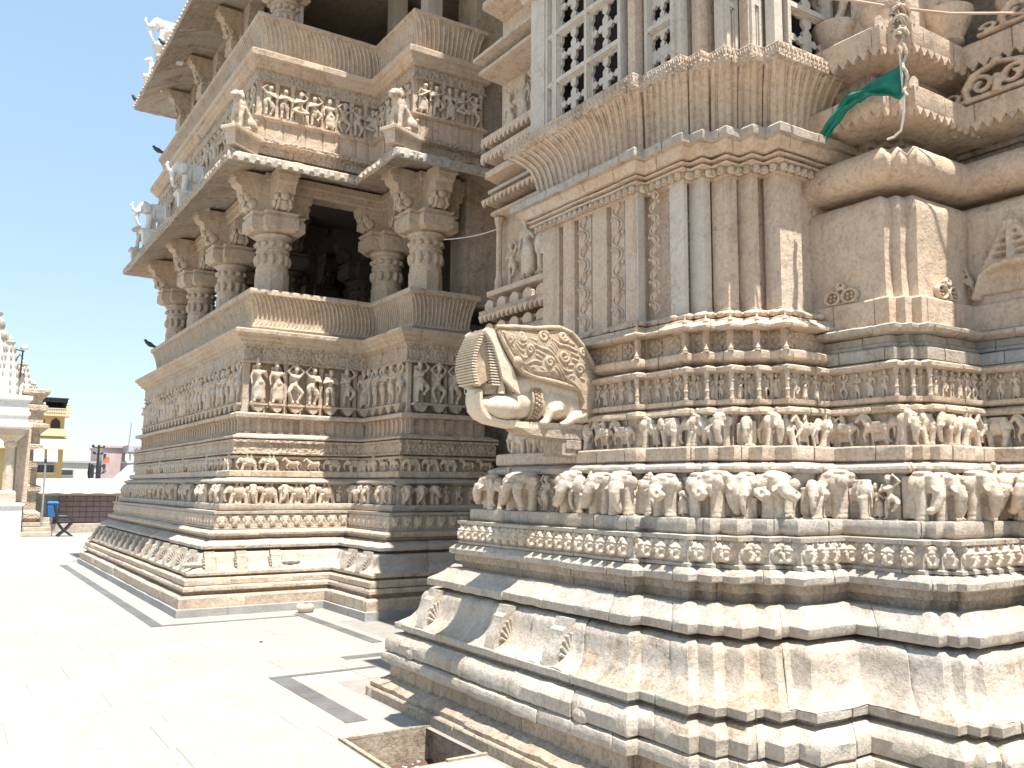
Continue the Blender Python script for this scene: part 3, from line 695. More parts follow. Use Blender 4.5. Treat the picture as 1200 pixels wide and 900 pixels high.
# --- rounded mouldings of the next two bays
U2 = [(3.72, 3.9)]+SP[16:21]+[(5.7, 2.03)]; U3 = [(4.42, 3.4)]+SP[22:]; VM = {}; EV = {}; UW = {}
for U, nm in ((U2, 2), (U3, 3)):
    ln = 1.2 if nm == 3 else .6
    C('grey_ledge', U, [(.95, 2.353), (.868, 2.36), (.866, 2.37), (.866, 2.425), (.875, 2.435), (.96, 2.44)], 'slate' if nm == 3 else 'marble', ln)
    C('grey_ledge', U, [(.95, 2.438), (.905, 2.445), (.905, 2.465), (.925, 2.475), (.925, 2.515), (.95, 2.52)], 'slate' if nm == 3 else 'marble', ln)
    C('thin_shelf', U, [(.95, 2.518), (.86, 2.525), (.835, 2.54), (.833, 2.558), (.85, 2.568), (.94, 2.582)], 'marble', ln, jit=.005, step=.05)
    C('block_foot', U, [(.935, 2.58), (.93, 2.585), (.93, 2.74), (.94, 2.752), (.97, 2.757)], 'tan', ln)
    z0 = 2.755
    kb = VM[nm] = C('vase_moulding', U, [(.965, z0), (.972, z0+.1), (.965, z0+.3), (.95, z0+.48), (.945, z0+.53), (.95, z0+.57), (.97, z0+.61), (1.005, z0+.638), (1.05, z0+.648), (1.2, z0+.65)], 'tan', 5, jit=.003, step=.06, smooth=60)
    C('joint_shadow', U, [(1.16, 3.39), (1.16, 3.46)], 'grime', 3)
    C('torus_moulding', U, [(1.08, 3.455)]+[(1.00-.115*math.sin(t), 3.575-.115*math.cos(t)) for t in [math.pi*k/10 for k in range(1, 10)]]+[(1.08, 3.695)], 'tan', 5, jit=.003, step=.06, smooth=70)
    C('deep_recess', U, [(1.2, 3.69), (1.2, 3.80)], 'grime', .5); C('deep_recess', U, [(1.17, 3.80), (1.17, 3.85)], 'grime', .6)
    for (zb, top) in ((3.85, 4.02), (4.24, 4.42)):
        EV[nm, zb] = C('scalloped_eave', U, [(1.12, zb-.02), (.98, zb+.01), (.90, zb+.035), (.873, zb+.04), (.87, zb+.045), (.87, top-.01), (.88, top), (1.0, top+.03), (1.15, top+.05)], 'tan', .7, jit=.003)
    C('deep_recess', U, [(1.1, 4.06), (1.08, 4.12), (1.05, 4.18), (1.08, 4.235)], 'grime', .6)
    UW[nm] = C('upper_wall', U, [(1.25, 4.45), (1.25, 5.7)], 'sand', .8); C('window_head', U, [(1.2, 5.55), (.95, 5.65), (.8, 5.8), (1.2, 6.0)], 'sand', 1.2)
    # scallops and crests
    b = MB(); n = 9
    b.prism([(-.5, 0)]+[(.5*math.cos(math.pi-math.pi*k/n), -.55*math.sin(math.pi*k/n)-(.35 if k in (4, 5) else 0)) for k in range(1, n)]+[(.5, 0)], -.5, .5); SCAL = b.mesh('scallop', 0); SCAL.materials.append(M['tan'])
    for zb in (3.895, 4.285):
        for x, y, a, w, i in walk(U, .882, .072, .04): put('scallop', SCAL, EV[nm, 3.85 if zb < 4 else 4.24], x, y, zb, a, w*.94, .022, .06)
    # low tooth blocks standing on the eave corners
    cr = []
    b = MB(); b.prism([(-.5, 0), (.5, 0), (.5, .62), (.26, .9), (0, 1), (-.26, .9), (-.5, .62)], -.5, .5); TOOTH = b.mesh('eave_tooth'); TOOTH.materials.append(M['tan'])
    for zt in (4.02, 4.42):
        for i, p in enumerate(offs(U, .90)):
            if 0 < i < len(U)-1: put('eave_tooth', TOOTH, EV[nm, 3.85 if zt < 4.2 else 4.24], p.x, p.y, zt-.02, -math.pi/4, .05, .06, .075)
# ogee crest ornaments (open scrolls)
def crest():
    b = MB(); 
    for s in (-1, 1):
        pts = [(s*(.16+.13*(1-i/26)*math.cos(i*.42)), -.02, .20+.17*(1-i/26)*math.sin(i*.42)) for i in range(20)]
        b.tube(pts, .035, 6)
        b.tube([(s*.30, -.02, .02), (s*.33, -.02, .2), (s*.24, -.02, .40), (s*.08, -.02, .47), (0, -.02, .50)], [.04, .045, .045, .04, .03], 6)
        pts = [(s*(.46+.09*(1-i/18)*math.cos(i*.5)), -.02, .11+.1*(1-i/18)*math.sin(i*.5)) for i in range(14)]; b.tube(pts, .028, 6)
    b.tube([(0, -.03, .0), (0, -.03, .30)], [.05, .03], 6); b.ball((0, -.02, .53), (.07, .04, .06), 8, 5)
    b.box(-.58, .58, -.035, .04, -.02, .05)
    return remesh(b, 'scroll_crest', .016, M['tan'], 1)
CREST = crest()
crs = EV[3, 3.85]
put('scroll_crest', CREST, crs, 5.31, 2.70, 4.04, -math.pi/2, .62, .9, .38)
put('scroll_crest', CREST, crs, 5.31, 2.1, 4.04, -math.pi/2, .62, .9, .38)
put('scroll_crest', CREST, crs, 5.31, 2.45, 4.44, -math.pi/2, .62, .9, .30)
# pairs of medallions at the foot of the vase mouldings
def medallion():
    b = MB()
    for s in (-1, 1):
        b.tube([(s*.24+.2*math.cos(k*math.pi/8), -.02, .24+.21*math.sin(k*math.pi/8)) for k in range(17)], .045, 6)
        for k in range(4): b.ball((s*.24+.085*math.cos(k*math.pi/2+.8), -.015, .24+.09*math.sin(k*math.pi/2+.8)), (.05, .03, .055), 6, 4)
        b.tube([(s*.05, -.02, .45), (s*.10, -.02, .58), (0, -.02, .72)], [.05, .05, .02], 6)
    b.ball((0, -.02, .52), (.07, .04, .08), 7, 5); b.box(-.46, .46, -.03, .05, 0, .05)
    return remesh(b, 'medallion_pair', .018, M['tan'], 1)
MED = medallion()
put('medallion_pair', MED, VM[2], 4.683, 3.42, 2.755, -math.pi/2, .26, .5, .20)
put('medallion_pair', MED, VM[2], 5.10, 2.992, 2.755, 0, .26, .5, .20)
# pointed leaf (palmette) carved on the third bay
def palmette():
    b = MB(); H = 1.0
    b.tube([(-.5, -.01, 0), (-.36, -.03, .28), (-.2, -.04, .36), (0, -.05, .38), (.2, -.04, .36), (.36, -.03, .28), (.5, -.01, 0)], .05, 7)
    for s in (-1, 1):
        for k in range(6):
            z = .36+.09*k; w = .46-.07*k; 
            b.tube([(s*.05, -.03, z+.06), (s*w*.55, -.035, z+.06), (s*w*.85, -.03, z-.02), (s*w*.78, -.025, z-.10)], [.028, .03, .026, .018], 6)
    b.tube([(0, -.04, .38), (0, -.045, .7), (0, -.03, 1.0)], [.05, .04, .015], 7)
    b.prism([(-.46, .05), (.46, .05), (.3, .45), (0, .98), (-.3, .45)], -.012, .05)
    return remesh(b, 'pointed_leaf', .018, M['tan'], 1)
PAL = palmette()
put('pointed_leaf', PAL, VM[3], 5.372, 2.70, 2.78, -math.pi/2, .50, 1.1, .52)
put('pointed_leaf', PAL, VM[3], 5.372, 3.04, 2.78, -math.pi/2, .24, .8, .34)
# vase bases of statues above the second eave
b = MB(); b.lathe([(.09, 0), (.12, .02), (.11, .05), (.14, .12), (.185, .22), (.20, .27), (.20, .30), (.16, .31)], 18); VASE = b.mesh('statue_vase', 40); VASE.materials.append(M['tan'])
st = UW[2]
for (x, y) in ((4.86, 3.52), (5.30, 3.0), (5.5, 2.62), (5.5, 2.2), (4.93, 3.20)):
    put('statue_vase', VASE, st, x, y, 4.46, 0, .8, .8, .75)
for (x, y, a) in ((4.95, 3.52, -math.pi/2), (5.30, 3.08, 0), (5.56, 2.62, -math.pi/2)):
    put('carved_figure', random.choice(FIG), st, x, y, 4.68, a, .8, .8, .85)
b = MB(); b.bev(4.86, 5.2, 3.08, 3.4, 4.44, 5.6, .02); b.obj('corner_pier', M['tan'], st)
# carved leaf brackets standing on the curved base
def bracket():
    b = MB(); b.prism([(-.17, 0), (.02, 0), (.02, .26), (-.05, .27), (-.065, .22), (-.10, .20), (-.11, .14), (-.15, .10)], -.06, .06, 'x')
    b.v = [(v[0], v[1], v[2]) for v in b.v]
    for s in (-1, 1):
        for k in range(5):
            a = .3+k*.28; b.tube([(s*.062, -.02, .02), (s*.068, -.02-.11*math.cos(a), .02+.12*math.sin(a)*1.4)], [.014, .012], 5)
        b.ball((s*.062, -.045, .06), (.014, .025, .025), 6, 5)
    me = b.mesh('leaf_bracket', 40); me.materials.append(M['marble']); return me
BRK = bracket()
lb2 = CB
for y, k in ((6.0, 1.0), (5.0, 1.0), (4.35, 1.05)):
    put('leaf_bracket', BRK, lb2, 3.235, y, .565, -math.pi/2, k, .95, 1.0)
ROSM = ROS.copy(); ROSM.materials.clear(); ROSM.materials.append(M['marble'])
for y in (6.02, 3.95): put('shelf_rosette', ROSM, lb2, 3.02, y, .33, -math.pi/2, .15, .07, .13)

# niche storey between sanctum and hall
b = MB(); b.box(5.18, 6.2, 6.4, 8.25, 2.3, 9.5); ni = b.obj('niche_wall', M['sand'], SAN)
def ledge(y0, y1, x, z0, z1, out, mat='sand', jit=.003, nm='niche_ledge'):
    pts = [(x, y1), (x, y0)]; b = MB(); h = z1-z0
    sweep(b, pts, [(.02, z0), (-out*.5, z0+h*.2), (-out, z0+h*.35), (-out, z0+h*.75), (-out*.7, z0+h*.85), (.02, z1)], back=.1, step=.1, jit=jit)
    return b.obj(nm, M[mat], ni, 30)
NX = 5.18
for (z0, z1, o, m_) in ((2.5, 2.7, .1, 'sand'), (2.9, 3.0, .16, 'grime'), (3.12, 3.30, .30, 'grime'), (3.30, 3.38, .22, 'grime'), (3.42, 3.56, .30, 'grime'), (3.56, 3.62, .20, 'sand'), (3.66, 3.80, .20, 'tan'), (4.62, 4.70, .16, 'sand'), (4.74, 4.82, .28, 'grime'), (4.86, 4.95, .2, 'sand'),
                        (5.0, 5.18, .24, 'tan'), (5.22, 5.36, .30, 'tan'), (5.40, 5.54, .30, 'tan'), (6.22, 6.32, .34, 'tan'), (6.36, 6.45, .42, 'sand'), (7.0, 7.2, .3, 'sand')):
    l = ledge(6.9, 8.22, NX, z0, z1, o, m_)
    if (z0 in (3.12, 3.42, 5.22, 5.40, 4.74)):
        for k in range(15): put('scallop', SCAL, l, NX-o+.01, 6.95+k*.088, z0+.055, -math.pi/2, .084, .03, .085)
    if z0 in (3.12, 3.42):
        for k in range(5): put('niche_crest', TOOTH, l, NX-.22, 7.1+k*.25, z1-.02, -math.pi/2, .17, .05, .11)
for (x, y) in ((NX, 7.0), (NX, 8.16)):
    b = MB(); b.lathe([(.05, 3.8), (.05, 3.9), (.035, 3.95), (.035, 4.5), (.05, 4.55), (.06, 4.62)], 8, (x-.08, y, 0)); b.obj('niche_column', M['sand'], ni, 30)
for y, k, h in ((7.30, 1, .80), (7.62, 3, .74), (7.95, 4, .52)):
    put('carved_figure', FIG[k], ni, NX+.02, y, 3.80, -math.pi/2, h, h*.9, h)
for y, k, h in ((7.2, 0, .64), (7.46, 1, .66), (7.72, 5, .62), (8.02, 3, .50)):
    put('carved_figure', FIG[k], ni, NX+.02, y, 5.545, -math.pi/2, h, h*.9, h)

# body and spire of the sanctum, above the picture
b = MB(); b.prism([(9, 8.0), (5.6, 8.0), (5.6, 5.4), (4.2, 5.4), (4.2, 4.7), (4.9, 3.9), (4.9, 3.35), (5.65, 3.35), (5.65, 1.3), (9, 1.3)][::-1], -.2, 6.0, 'z'); b.obj('core_masonry', M['grime'], SAN)
b = MB(); prof = [(0, 5.95)]
prof = [(0, 5.9), (.0, 8), (.2, 12), (.55, 16), (1.1, 20), (1.9, 23.5), (2.4, 25), (2.5, 26)]
b.lathe_rect(prof, 5.2, 11.6, 2.2, 8.2); sp = b.obj('spire', M['sand'], SAN)
b = MB(); b.lathe([(.2, 25.4), (1.5, 25.6), (1.7, 26), (1.5, 26.4), (.5, 26.7), (.6, 27.2), (.2, 27.9), (.02, 28.5)], 20, (8.4, 5.2, 0)); b.obj('finial', M['sand'], sp, 40)
for q in ((5.5, 7.0), (7.0, 8.7), (8.6, 11.3)):
    b = MB(); b.lathe_rect([(0, 5.95), (0, 8), (.12, 10), (.35, 12.5), (.6, 14)], q[0], q[1], 1.9, 2.6); b.obj('spire_rib', M['sand'], sp)

# ------------------------------------------------------------------ pillared hall on the left
HALL = thing('temple_hall', 'two-storey stone temple hall with open pillared balconies, sloping eaves and rows of carved figures', 'temple', (5, 14, 0))
HP = [(9, 20.4), (2.5, 20.4), (2.5, 11.32), (4.37, 11.32), (4.37, 9.97), (7.6, 9.97), (7.6, 11.6), (9, 11.6)]
def H(name, prof, mat, length=1.1, **k):
    k.setdefault('step', .3); k.setdefault('jit', .004)
    return course(name, HALL, HP, prof, M[mat], length, back=.25, **k)
H('plinth_course', [(.02, -.1), (.02, .095), (.03, .10)], 'marble', 1.2, blockmat=M['slate'])
H('upper_plinth', [(.05, .10), (.045, .225), (.06, .24), (.14, .25)], 'sand', 1.1, jit=.008)
H('recessed_course', [(.16, .245), (.16, .30)], 'grime', 1.2)
H('lower_roll', [(.13, .29), (.105, .30), (.105, .335), (.12, .355), (.14, .36)], 'sand', 1.0)
H('upper_roll', [(.15, .36), (.128, .37), (.125, .43), (.145, .45), (.21, .455)], 'sand', 1.0)
H('foot_slab', [(.24, .45), (.2, .48), (.165, .485), (.163, .515), (.17, .524)], 'sand', 1.1)
hb = H('curved_base', [(.17, .522), (.21, .54), (.265, .575), (.30, .62), (.32, .67), (.335, .715), (.36, .745), (.42, .756)], 'marble', 1.0, smooth=50)
H('shadow_neck', [(.50, .74), (.50, .80)], 'grime', 1.3)
H('drip_cornice', [(.49, .80), (.40, .792), (.366, .79), (.36, .795), (.36, .83), (.40, .85), (.46, .875), (.52, .90)], 'marble', 1.0, jit=.008, step=.12)
H('recessed_neck', [(.565, .895), (.53, .92), (.525, .95)], 'grime', 1.2)
H('upper_ledge', [(.53, .95), (.48, .955), (.475, .985), (.50, 1.01), (.6, 1.03)], 'sand', 1.0)
hfc = H('face_frieze', [(.56, 1.03), (.56, 1.05), (.58, 1.055), (.58, 1.225), (.55, 1.235), (.55, 1.265), (.7, 1.27)], 'marble', 1.0)
hef = H('elephant_frieze', [(.68, 1.268), (.65, 1.28), (.645, 1.29), (.645, 1.35), (.65, 1.36), (.80, 1.365), (.80, 1.62), (.75, 1.63), (.70, 1.66), (.71, 1.68), (.8, 1.715), (.9, 1.72)], 'marble', 1.0)
hhf = H('animal_frieze', [(.82, 1.72), (.79, 1.735), (.79, 1.80), (.80, 1.813), (.90, 1.815), (.90, 1.975), (.85, 1.985), (.84, 2.01), (.9, 2.04), (.95, 2.042)], 'sand', 1.0)
H('pattern_band', [(.86, 2.04), (.83, 2.045), (.83, 2.065), (.855, 2.07), (.855, 2.205), (.83, 2.21), (.83, 2.24), (.9, 2.25)], 'carved', .8)
hpl = H('lower_post_band', [(.88, 2.25), (.83, 2.265), (.83, 2.285), (.93, 2.33), (.98, 2.34), (.98, 2.545), (.93, 2.55)], 'sand', 1.1)
H('figure_sill', [(.93, 2.548), (.86, 2.555), (.855, 2.60), (.88, 2.62), (1.0, 2.63)], 'sand', 1.1)
hfg = H('figure_frieze', [(1.11, 2.625), (1.11, 3.34), (.985, 3.345)], 'sand', .5)
H('leaf_band', [(.985, 3.34), (.96, 3.35), (.96, 3.37), (.975, 3.375), (.975, 3.56), (.96, 3.565), (.94, 3.60)], 'carved', .7)
H('eaves_moulding', [(.94, 3.595), (.90, 3.61), (.90, 3.64), (.87, 3.66), (.85, 3.67), (.845, 3.70), (.80, 3.73), (.795, 3.775), (.82, 3.79), (1.15, 3.80)], 'sand', 1.1, step=.15)
hpp = H('sloping_parapet', [(1.15, 3.80), (1.145, 3.86), (1.12, 3.88), (1.13, 3.90), (1.155, 3.95), (1.15, 4.05), (1.125, 4.18), (1.09, 4.29), (1.065, 4.335), (1.035, 4.345), (1.03, 4.40), (1.04, 4.42), (1.2, 4.425)], 'sand', 1.2, smooth=50)
# ribs of the seat-back, too fine to pick apart
def ribs(parent, prof, sp, r):
    b = MB(); prof = [(d-.004, z) for d, z in prof]; O = [offs(HP, d) for d, z in prof]; m_ = len(prof)
    for i in (1, 2, 3, 4):
        n = max(1, round((O[0][i+1]-O[0][i]).length/sp))
        for k in range(n):
            pts = []
            for q in range(m_):
                t = min(.995, (k+.5+.35*math.sin(q/(m_-1)*P))/n); p = O[q][i].lerp(O[q][i+1], t); pts.append((p.x, p.y, prof[q][1]))
            if pts[0][0] < 7.3: b.tube(pts, [r*.6]+[r]*(m_-2)+[r*.6], 5)
    o = b.obj('rib_row', M['sand'], parent, 60); o['kind'] = 'stuff'
P = math.pi
ribs(hpp, [(1.14, 3.91), (1.155, 3.95), (1.15, 4.05), (1.125, 4.18), (1.09, 4.29), (1.065, 4.332)], .064, .017)
# faces, elephants, animals, figures
for x, y, a, w, i in walk(HP, .58, .17, .2):
    if 1 <= i <= 4 and x < 6.5: put('carved_face', FACE[0], hfc, x, y, 1.055, a, w*.95, .14, .165)
for x, y, a, w, i in walk(HP, .80, .215, .2):
    if 1 <= i <= 4 and x < 6.6:
        if i == 2 and random.random() < .45: put('carved_elephant', EL_S[random.randrange(3)], hef, x, y, 1.362, a, .28, .27, .27)
        elif random.random() < .22: put('carved_figure', random.choice(FIG), hef, x, y, 1.362, a, .28, .3, .25)
        else: put('carved_elephant', random.choice(EL_F), hef, x, y, 1.362, a+random.uniform(-.25, .25), .30, .30, .265)
for x, y, a, w, i in walk(HP, .90, .30, .2):
    if 1 <= i <= 4 and x < 6.8:
        me = random.choice(EL_S+HORSE); put('carved_horse' if me in HORSE else 'carved_elephant', me, hhf, x, y, 1.815, a, .24, .27, .19)
b = MB(); b.box(-.5, .5, -.5, .2, 0, .12); b.box(-.34, .34, -.34, .2, .12, .86); b.box(-.5, .5, -.5, .2, .86, 1); SPOST = b.mesh('small_post'); SPOST.materials.append(M['sand'])
for x, y, a, w, i in walk(HP, .98, .155, .2):
    if 1 <= i <= 4 and x < 6.6: put('small_post', SPOST, hpl, x, y, 2.335, a, .075, .09, .21)
b = MB(); b.prism([(-.5, 1), (-.34, .62), (-.2, .2), (0, 0), (.2, .2), (.34, .62), (.5, 1)], -1, .2); b.box(-.55, .55, -1.1, .2, .82, 1.02); CORB = b.mesh('statue_corbel', 0); CORB.materials.append(M['sand'])
b = MB(); b.box(-.5, .5, -.7, .2, 0, 1); b.box(-.62, .62, -.85, .2, .9, 1.01); b.box(-.62, .62, -.85, .2, -.01, .06); WPIL = b.mesh('wall_post'); WPIL.materials.append(M['sand'])
n = 0
for x, y, a, w, i in walk(HP, 1.065, .265, .2):
    if not (1 <= i <= 4 and x < 6.7): continue
    n += 1
    put('statue_corbel', CORB, hfg, x, y, 2.635, a, w*.84, .13, .125)
    h = .60*random.uniform(.93, 1.03); put('carved_figure', FIG[(n*5+random.randrange(2)) % 6], hfg, x, y, 2.765, a, .60, .62, h)
    px, py = x+math.cos(a)*w/2, y+math.sin(a)*w/2
    if i == 1 or n % 2 == 0: put('wall_post', WPIL, hfg, px, py, 2.64, a, .055, .10 if i == 1 else .06, .70)
for k in range(16):
    put('leaf_bracket', BRK, hb, 2.835, 11.9+k*.52, .525, -math.pi/2, 1.25, 1.0, .95)
for x in (2.95, 3.35, 3.8): put('leaf_bracket', BRK, hb, x, 11.655, .525, 0, 1.1, .9, .9)
for k in range(2): put('leaf_bracket', BRK, hb, 4.705, 10.6+k*.5, .525, -math.pi/2, 1.25, 1.0, .95)
for x in (2.75, 4.0): put('shelf_rosette', ROSM, hb, x+.0, 11.62, .57, 0, .3, .2, .12)

# hall interior: floors, ceilings, rear walls, coloured dark for its deep shade
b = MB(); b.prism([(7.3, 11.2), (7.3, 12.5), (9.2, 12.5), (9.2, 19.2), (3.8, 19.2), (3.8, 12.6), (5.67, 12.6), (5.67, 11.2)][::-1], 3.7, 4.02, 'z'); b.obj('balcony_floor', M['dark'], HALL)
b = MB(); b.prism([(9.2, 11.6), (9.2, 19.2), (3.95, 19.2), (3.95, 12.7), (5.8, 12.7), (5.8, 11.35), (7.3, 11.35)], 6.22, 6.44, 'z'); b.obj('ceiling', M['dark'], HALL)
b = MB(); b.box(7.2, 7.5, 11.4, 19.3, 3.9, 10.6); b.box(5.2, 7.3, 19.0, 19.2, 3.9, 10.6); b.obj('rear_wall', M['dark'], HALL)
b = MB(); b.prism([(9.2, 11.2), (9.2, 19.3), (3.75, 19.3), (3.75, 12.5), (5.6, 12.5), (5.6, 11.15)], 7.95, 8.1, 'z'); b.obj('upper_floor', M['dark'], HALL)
b = MB(); b.prism([(8.9, 11.4), (8.9, 19.0), (3.9, 19.0), (3.9, 12.9), (5.9, 12.9), (5.9, 11.4)], -.1, 3.65, 'z'); b.obj('core_masonry', M['grime'], HALL)

def column(x, y, z0, zs, ztop, r, dirs, mt='sand'):
    """round carved shaft, cross-shaped capital and out-reaching brackets"""
    b = MB()
    b.lathe([(r*1.12, z0), (r*1.12, z0+.15), (r, z0+.2)], 8, (x, y, 0), math.pi/8)
    b.lathe([(r, z0+.2), (r, z0+(zs-z0)*.55)], 8, (x, y, 0), math.pi/8)
    h = zs-z0
    b.lathe([(r*.95, z0+h*.5), (r*.97, z0+h*.60), (r*.93, z0+h*.61), (r*.93, z0+h*.78), (r*1.0, z0+h*.79), (r*1.0, z0+h*.81), (r*.93, z0+h*.82), (r*.93, z0+h*.93), (r*1.1, z0+h*.95), (r*1.16, zs-.03), (r*1.05, zs)], 16, (x, y, 0))
    c = b.obj('column', M[mt], HALL, 35, jit=.004)
    # carved tongues round the shaft
    g = MB()
    for k in range(12):
        a = k*math.pi/6+.2; q = Vector((x+math.cos(a)*r*.93, y+math.sin(a)*r*.93, 0))
        g.ball(q+Vector((0, 0, z0+h*.70)), (.05, .05, .09), 6, 5); g.ball(q+Vector((0, 0, z0+h*.875)), (.055, .055, .045), 6, 5)
    g.obj('shaft_carving', M[mt], c, 60)['kind'] = 'stuff'
    g = MB(); w = r*1.62
    for (s1, s2) in ((w, w*.62), (w*.62, w)):
        g.lathe_rect([(.06, zs), (.0, zs+.05), (0, zs+.2), (.03, zs+.24), (.0, zs+.26), (.0, zs+.28)], x-s1, x+s1, y-s2, y+s2)
    g.lathe([(r*1.1, zs-.01), (r*1.35, zs+.04), (r*1.3, zs+.275)], 8, (x, y, 0), math.pi/8)
    g.obj('capital', M[mt], c, 20, jit=.004)
    hb_ = ztop-zs-.28
    for a in dirs:
        g = MB(); ca, sa = math.cos(a), math.sin(a)
        pr = [(.05, 0), (.30, 0), (.36, .10), (.42, .25), (.44, .40), (.53, .44), (.55, .62), (.62, .68), (.66, .95), (.66, 1), (.05, 1)]
        g.prism([(u*r/.25, zs+.28+v*hb_) for u, v in pr], -r*.55, r*.55)
        g.box(r*1.2, r*2.70, -r*.63, r*.63, ztop-.12, ztop-.002)
        for s in (-1, 1):      # curled dwarf figure on the bracket flank
            g.ball((r*1.45, s*r*.5, zs+.28+hb_*.22), (r*.35, r*.16, hb_*.15), 8, 6); g.ball((r*1.75, s*r*.45, zs+.28+hb_*.36), (r*.25, r*.18, hb_*.11), 8, 6)
        g.ball((r*1.7, 0, zs+.28+hb_*.2), (r*.3, r*.45, hb_*.17), 9, 7); g.ball((r*2.0, 0, zs+.28+hb_*.36), (r*.22, r*.3, hb_*.11), 8, 6)
        for s in (-1, 1): g.tube([(r*1.2, s*r*.3, zs+.3), (r*1.95, s*r*.38, zs+.28+hb_*.12), (r*1.9, s*r*.3, zs+.28+hb_*.30)], r*.11, 6)
        g.obj('bracket', M[mt], c, 40, Matrix.Translation((x, y, 0)) @ Matrix.Rotation(a, 4, 'Z'))
    return c
P = math.pi
for (x, y) in ((3.98, 12.80), (3.98, 15.0), (3.98, 17.1), (3.98, 19.0)):
    column(x, y, 4.02, 5.34, 6.22, .25, (P, -P/2, 0, P/2))
column(5.85, 12.78, 4.02, 5.34, 6.22, .25, (P, -P/2)); column(5.85, 11.42, 4.02, 5.34, 6.22, .25, (P, -P/2, 0, P/2))
for (x, y) in ((6.3, 14.8), (6.3, 17.0), (4.9, 14.9)): column(x, y, 4.02, 5.34, 6.22, .25, (P, -P/2, 0), 'dark')  # inner columns take the colour darkened for interior shade
b = MB(); b.bev(6.42, 7.15, 11.22, 11.7, 4.3, 6.35, .02); b.bev(6.5, 7.15, 11.13, 11.7, 6.35, 9.9, .02); pr_ = b.obj('plain_pier', M['grime'], HALL)
b = MB(); b.box(7.1, 9.2, 8.4, 11.9, -.1, 10.5); b.obj('connecting_wall', M['grime'], HALL)
# beams carried by the brackets
H('beam', [(1.32, 6.0), (1.30, 6.02), (1.30, 6.12), (1.27, 6.14), (1.27, 6.24), (1.36, 6.26)], 'sand', 1.3)
def eave(z, cover=True):
    e = H('eave', [(1.4, z+.22), (1.1, z+.20), (.6, z+.01), (.515, z-.03), (.50, z-.02), (.50, z+.085), (.52, z+.11), (.7, z+.15), (.95, z+.28), (1.25, z+.39), (1.4, z+.4)], 'marble', .8, step=.08, jit=.014, smooth=40)
    b = MB(); k = 0
    for x, y, a, w, i in walk(HP, .52, .15, .2):
        if x > 7.4: continue
        c, s = math.cos(a), math.sin(a); f = lambda lx, ly, zz: (x+c*lx-s*ly, y+s*lx+c*ly, zz)
        o = MB(); o.tube([f(0, -.035, z-.005), f(0, .0, z+.03), f(0, .18, z+.125)], [.035, .05, .04], 6)
        o.obj('tile_nose', M['marble'], e, 50)
    return e
E1 = eave(6.08)
# upper frieze
H('upper_foot', [(1.15, 6.42), (1.05, 6.43), (1.05, 6.54), (1.0, 6.56), (.965, 6.58), (.96, 6.63), (1.0, 6.65), (1.05, 6.66)], 'carved', .9)
H('upper_panel_band', [(1.03, 6.66), (1.03, 6.93), (1.0, 6.94), (.98, 6.96), (.98, 6.985), (1.06, 7.0)], 'tan', .33, gap=.02)
uf = H('upper_figure_frieze', [(1.08, 7.0), (1.08, 7.52), (1.03, 7.53)], 'tan', .7)
n = 0
for x, y, a, w, i in walk(HP, 1.08, .235, .2):
    if not (1 <= i <= 4 and x < 6.7): continue
    n += 1; put('carved_figure', SEATED if n % 5 == 2 else FIG[(n*5+1) % 6], uf, x, y, 7.0, a, .55, .5, .48)
    put('wall_post', WPIL, uf, x+math.cos(a)*w/2, y+math.sin(a)*w/2, 7.0, a, .05, .08, .52)
H('upper_leaf_band', [(1.03, 7.52), (1.0, 7.53), (1.0, 7.56), (1.02, 7.57), (1.02, 7.70), (.99, 7.71)], 'carved', .8)
H('upper_eaves_moulding', [(.99, 7.705), (.96, 7.72), (.96, 7.75), (.92, 7.78), (.91, 7.82), (.87, 7.84), (.865, 7.92), (.90, 7.945), (1.2, 7.96)], 'tan', 1.1)
hp2 = H('upper_parapet', [(1.15, 7.96), (1.12, 8.0), (1.10, 8.2), (1.06, 8.38), (1.01, 8.5), (.985, 8.51), (.98, 8.56), (1.1, 8.57)], 'sand', 1.2, smooth=50)
ribs(hp2, [(1.12, 7.99), (1.11, 8.1), (1.10, 8.2), (1.06, 8.38), (1.01, 8.495)], .072, .018)
for (x, y) in ((4.05, 12.85), (4.05, 15.0), (4.05, 17.1), (4.05, 18.9)): column(x, y, 8.1, 9.1, 9.9, .2, (P, -P/2, P/2))
for q in ((4.0, 4.3, 12.75, 13.05), (5.85, 6.1, 11.5, 11.75), (5.85, 6.1, 12.75, 13.0)):
    b = MB(); b.box(*q, 8.1, 9.9); b.obj('corner_post', M['screen'], HALL)
b = MB(); b.box(4.25, 4.4, 13.05, 18.9, 8.1, 9.9); b.obj('shutter_wall', M['timber'], HALL)
b = MB(); b.prism([(9.2, 11.4), (9.2, 19.2), (3.95, 19.2), (3.95, 12.7), (5.8, 12.7), (5.8, 11.4)], 9.9, 10.5, 'z'); b.obj('roof', M['sand'], HALL)
E2 = eave(9.76)
H('roof_band', [(1.15, 10.1), (1.1, 10.15), (1.1, 10.7), (1.05, 10.75), (1.05, 10.85), (1.3, 10.9)], 'carved', 1.2)

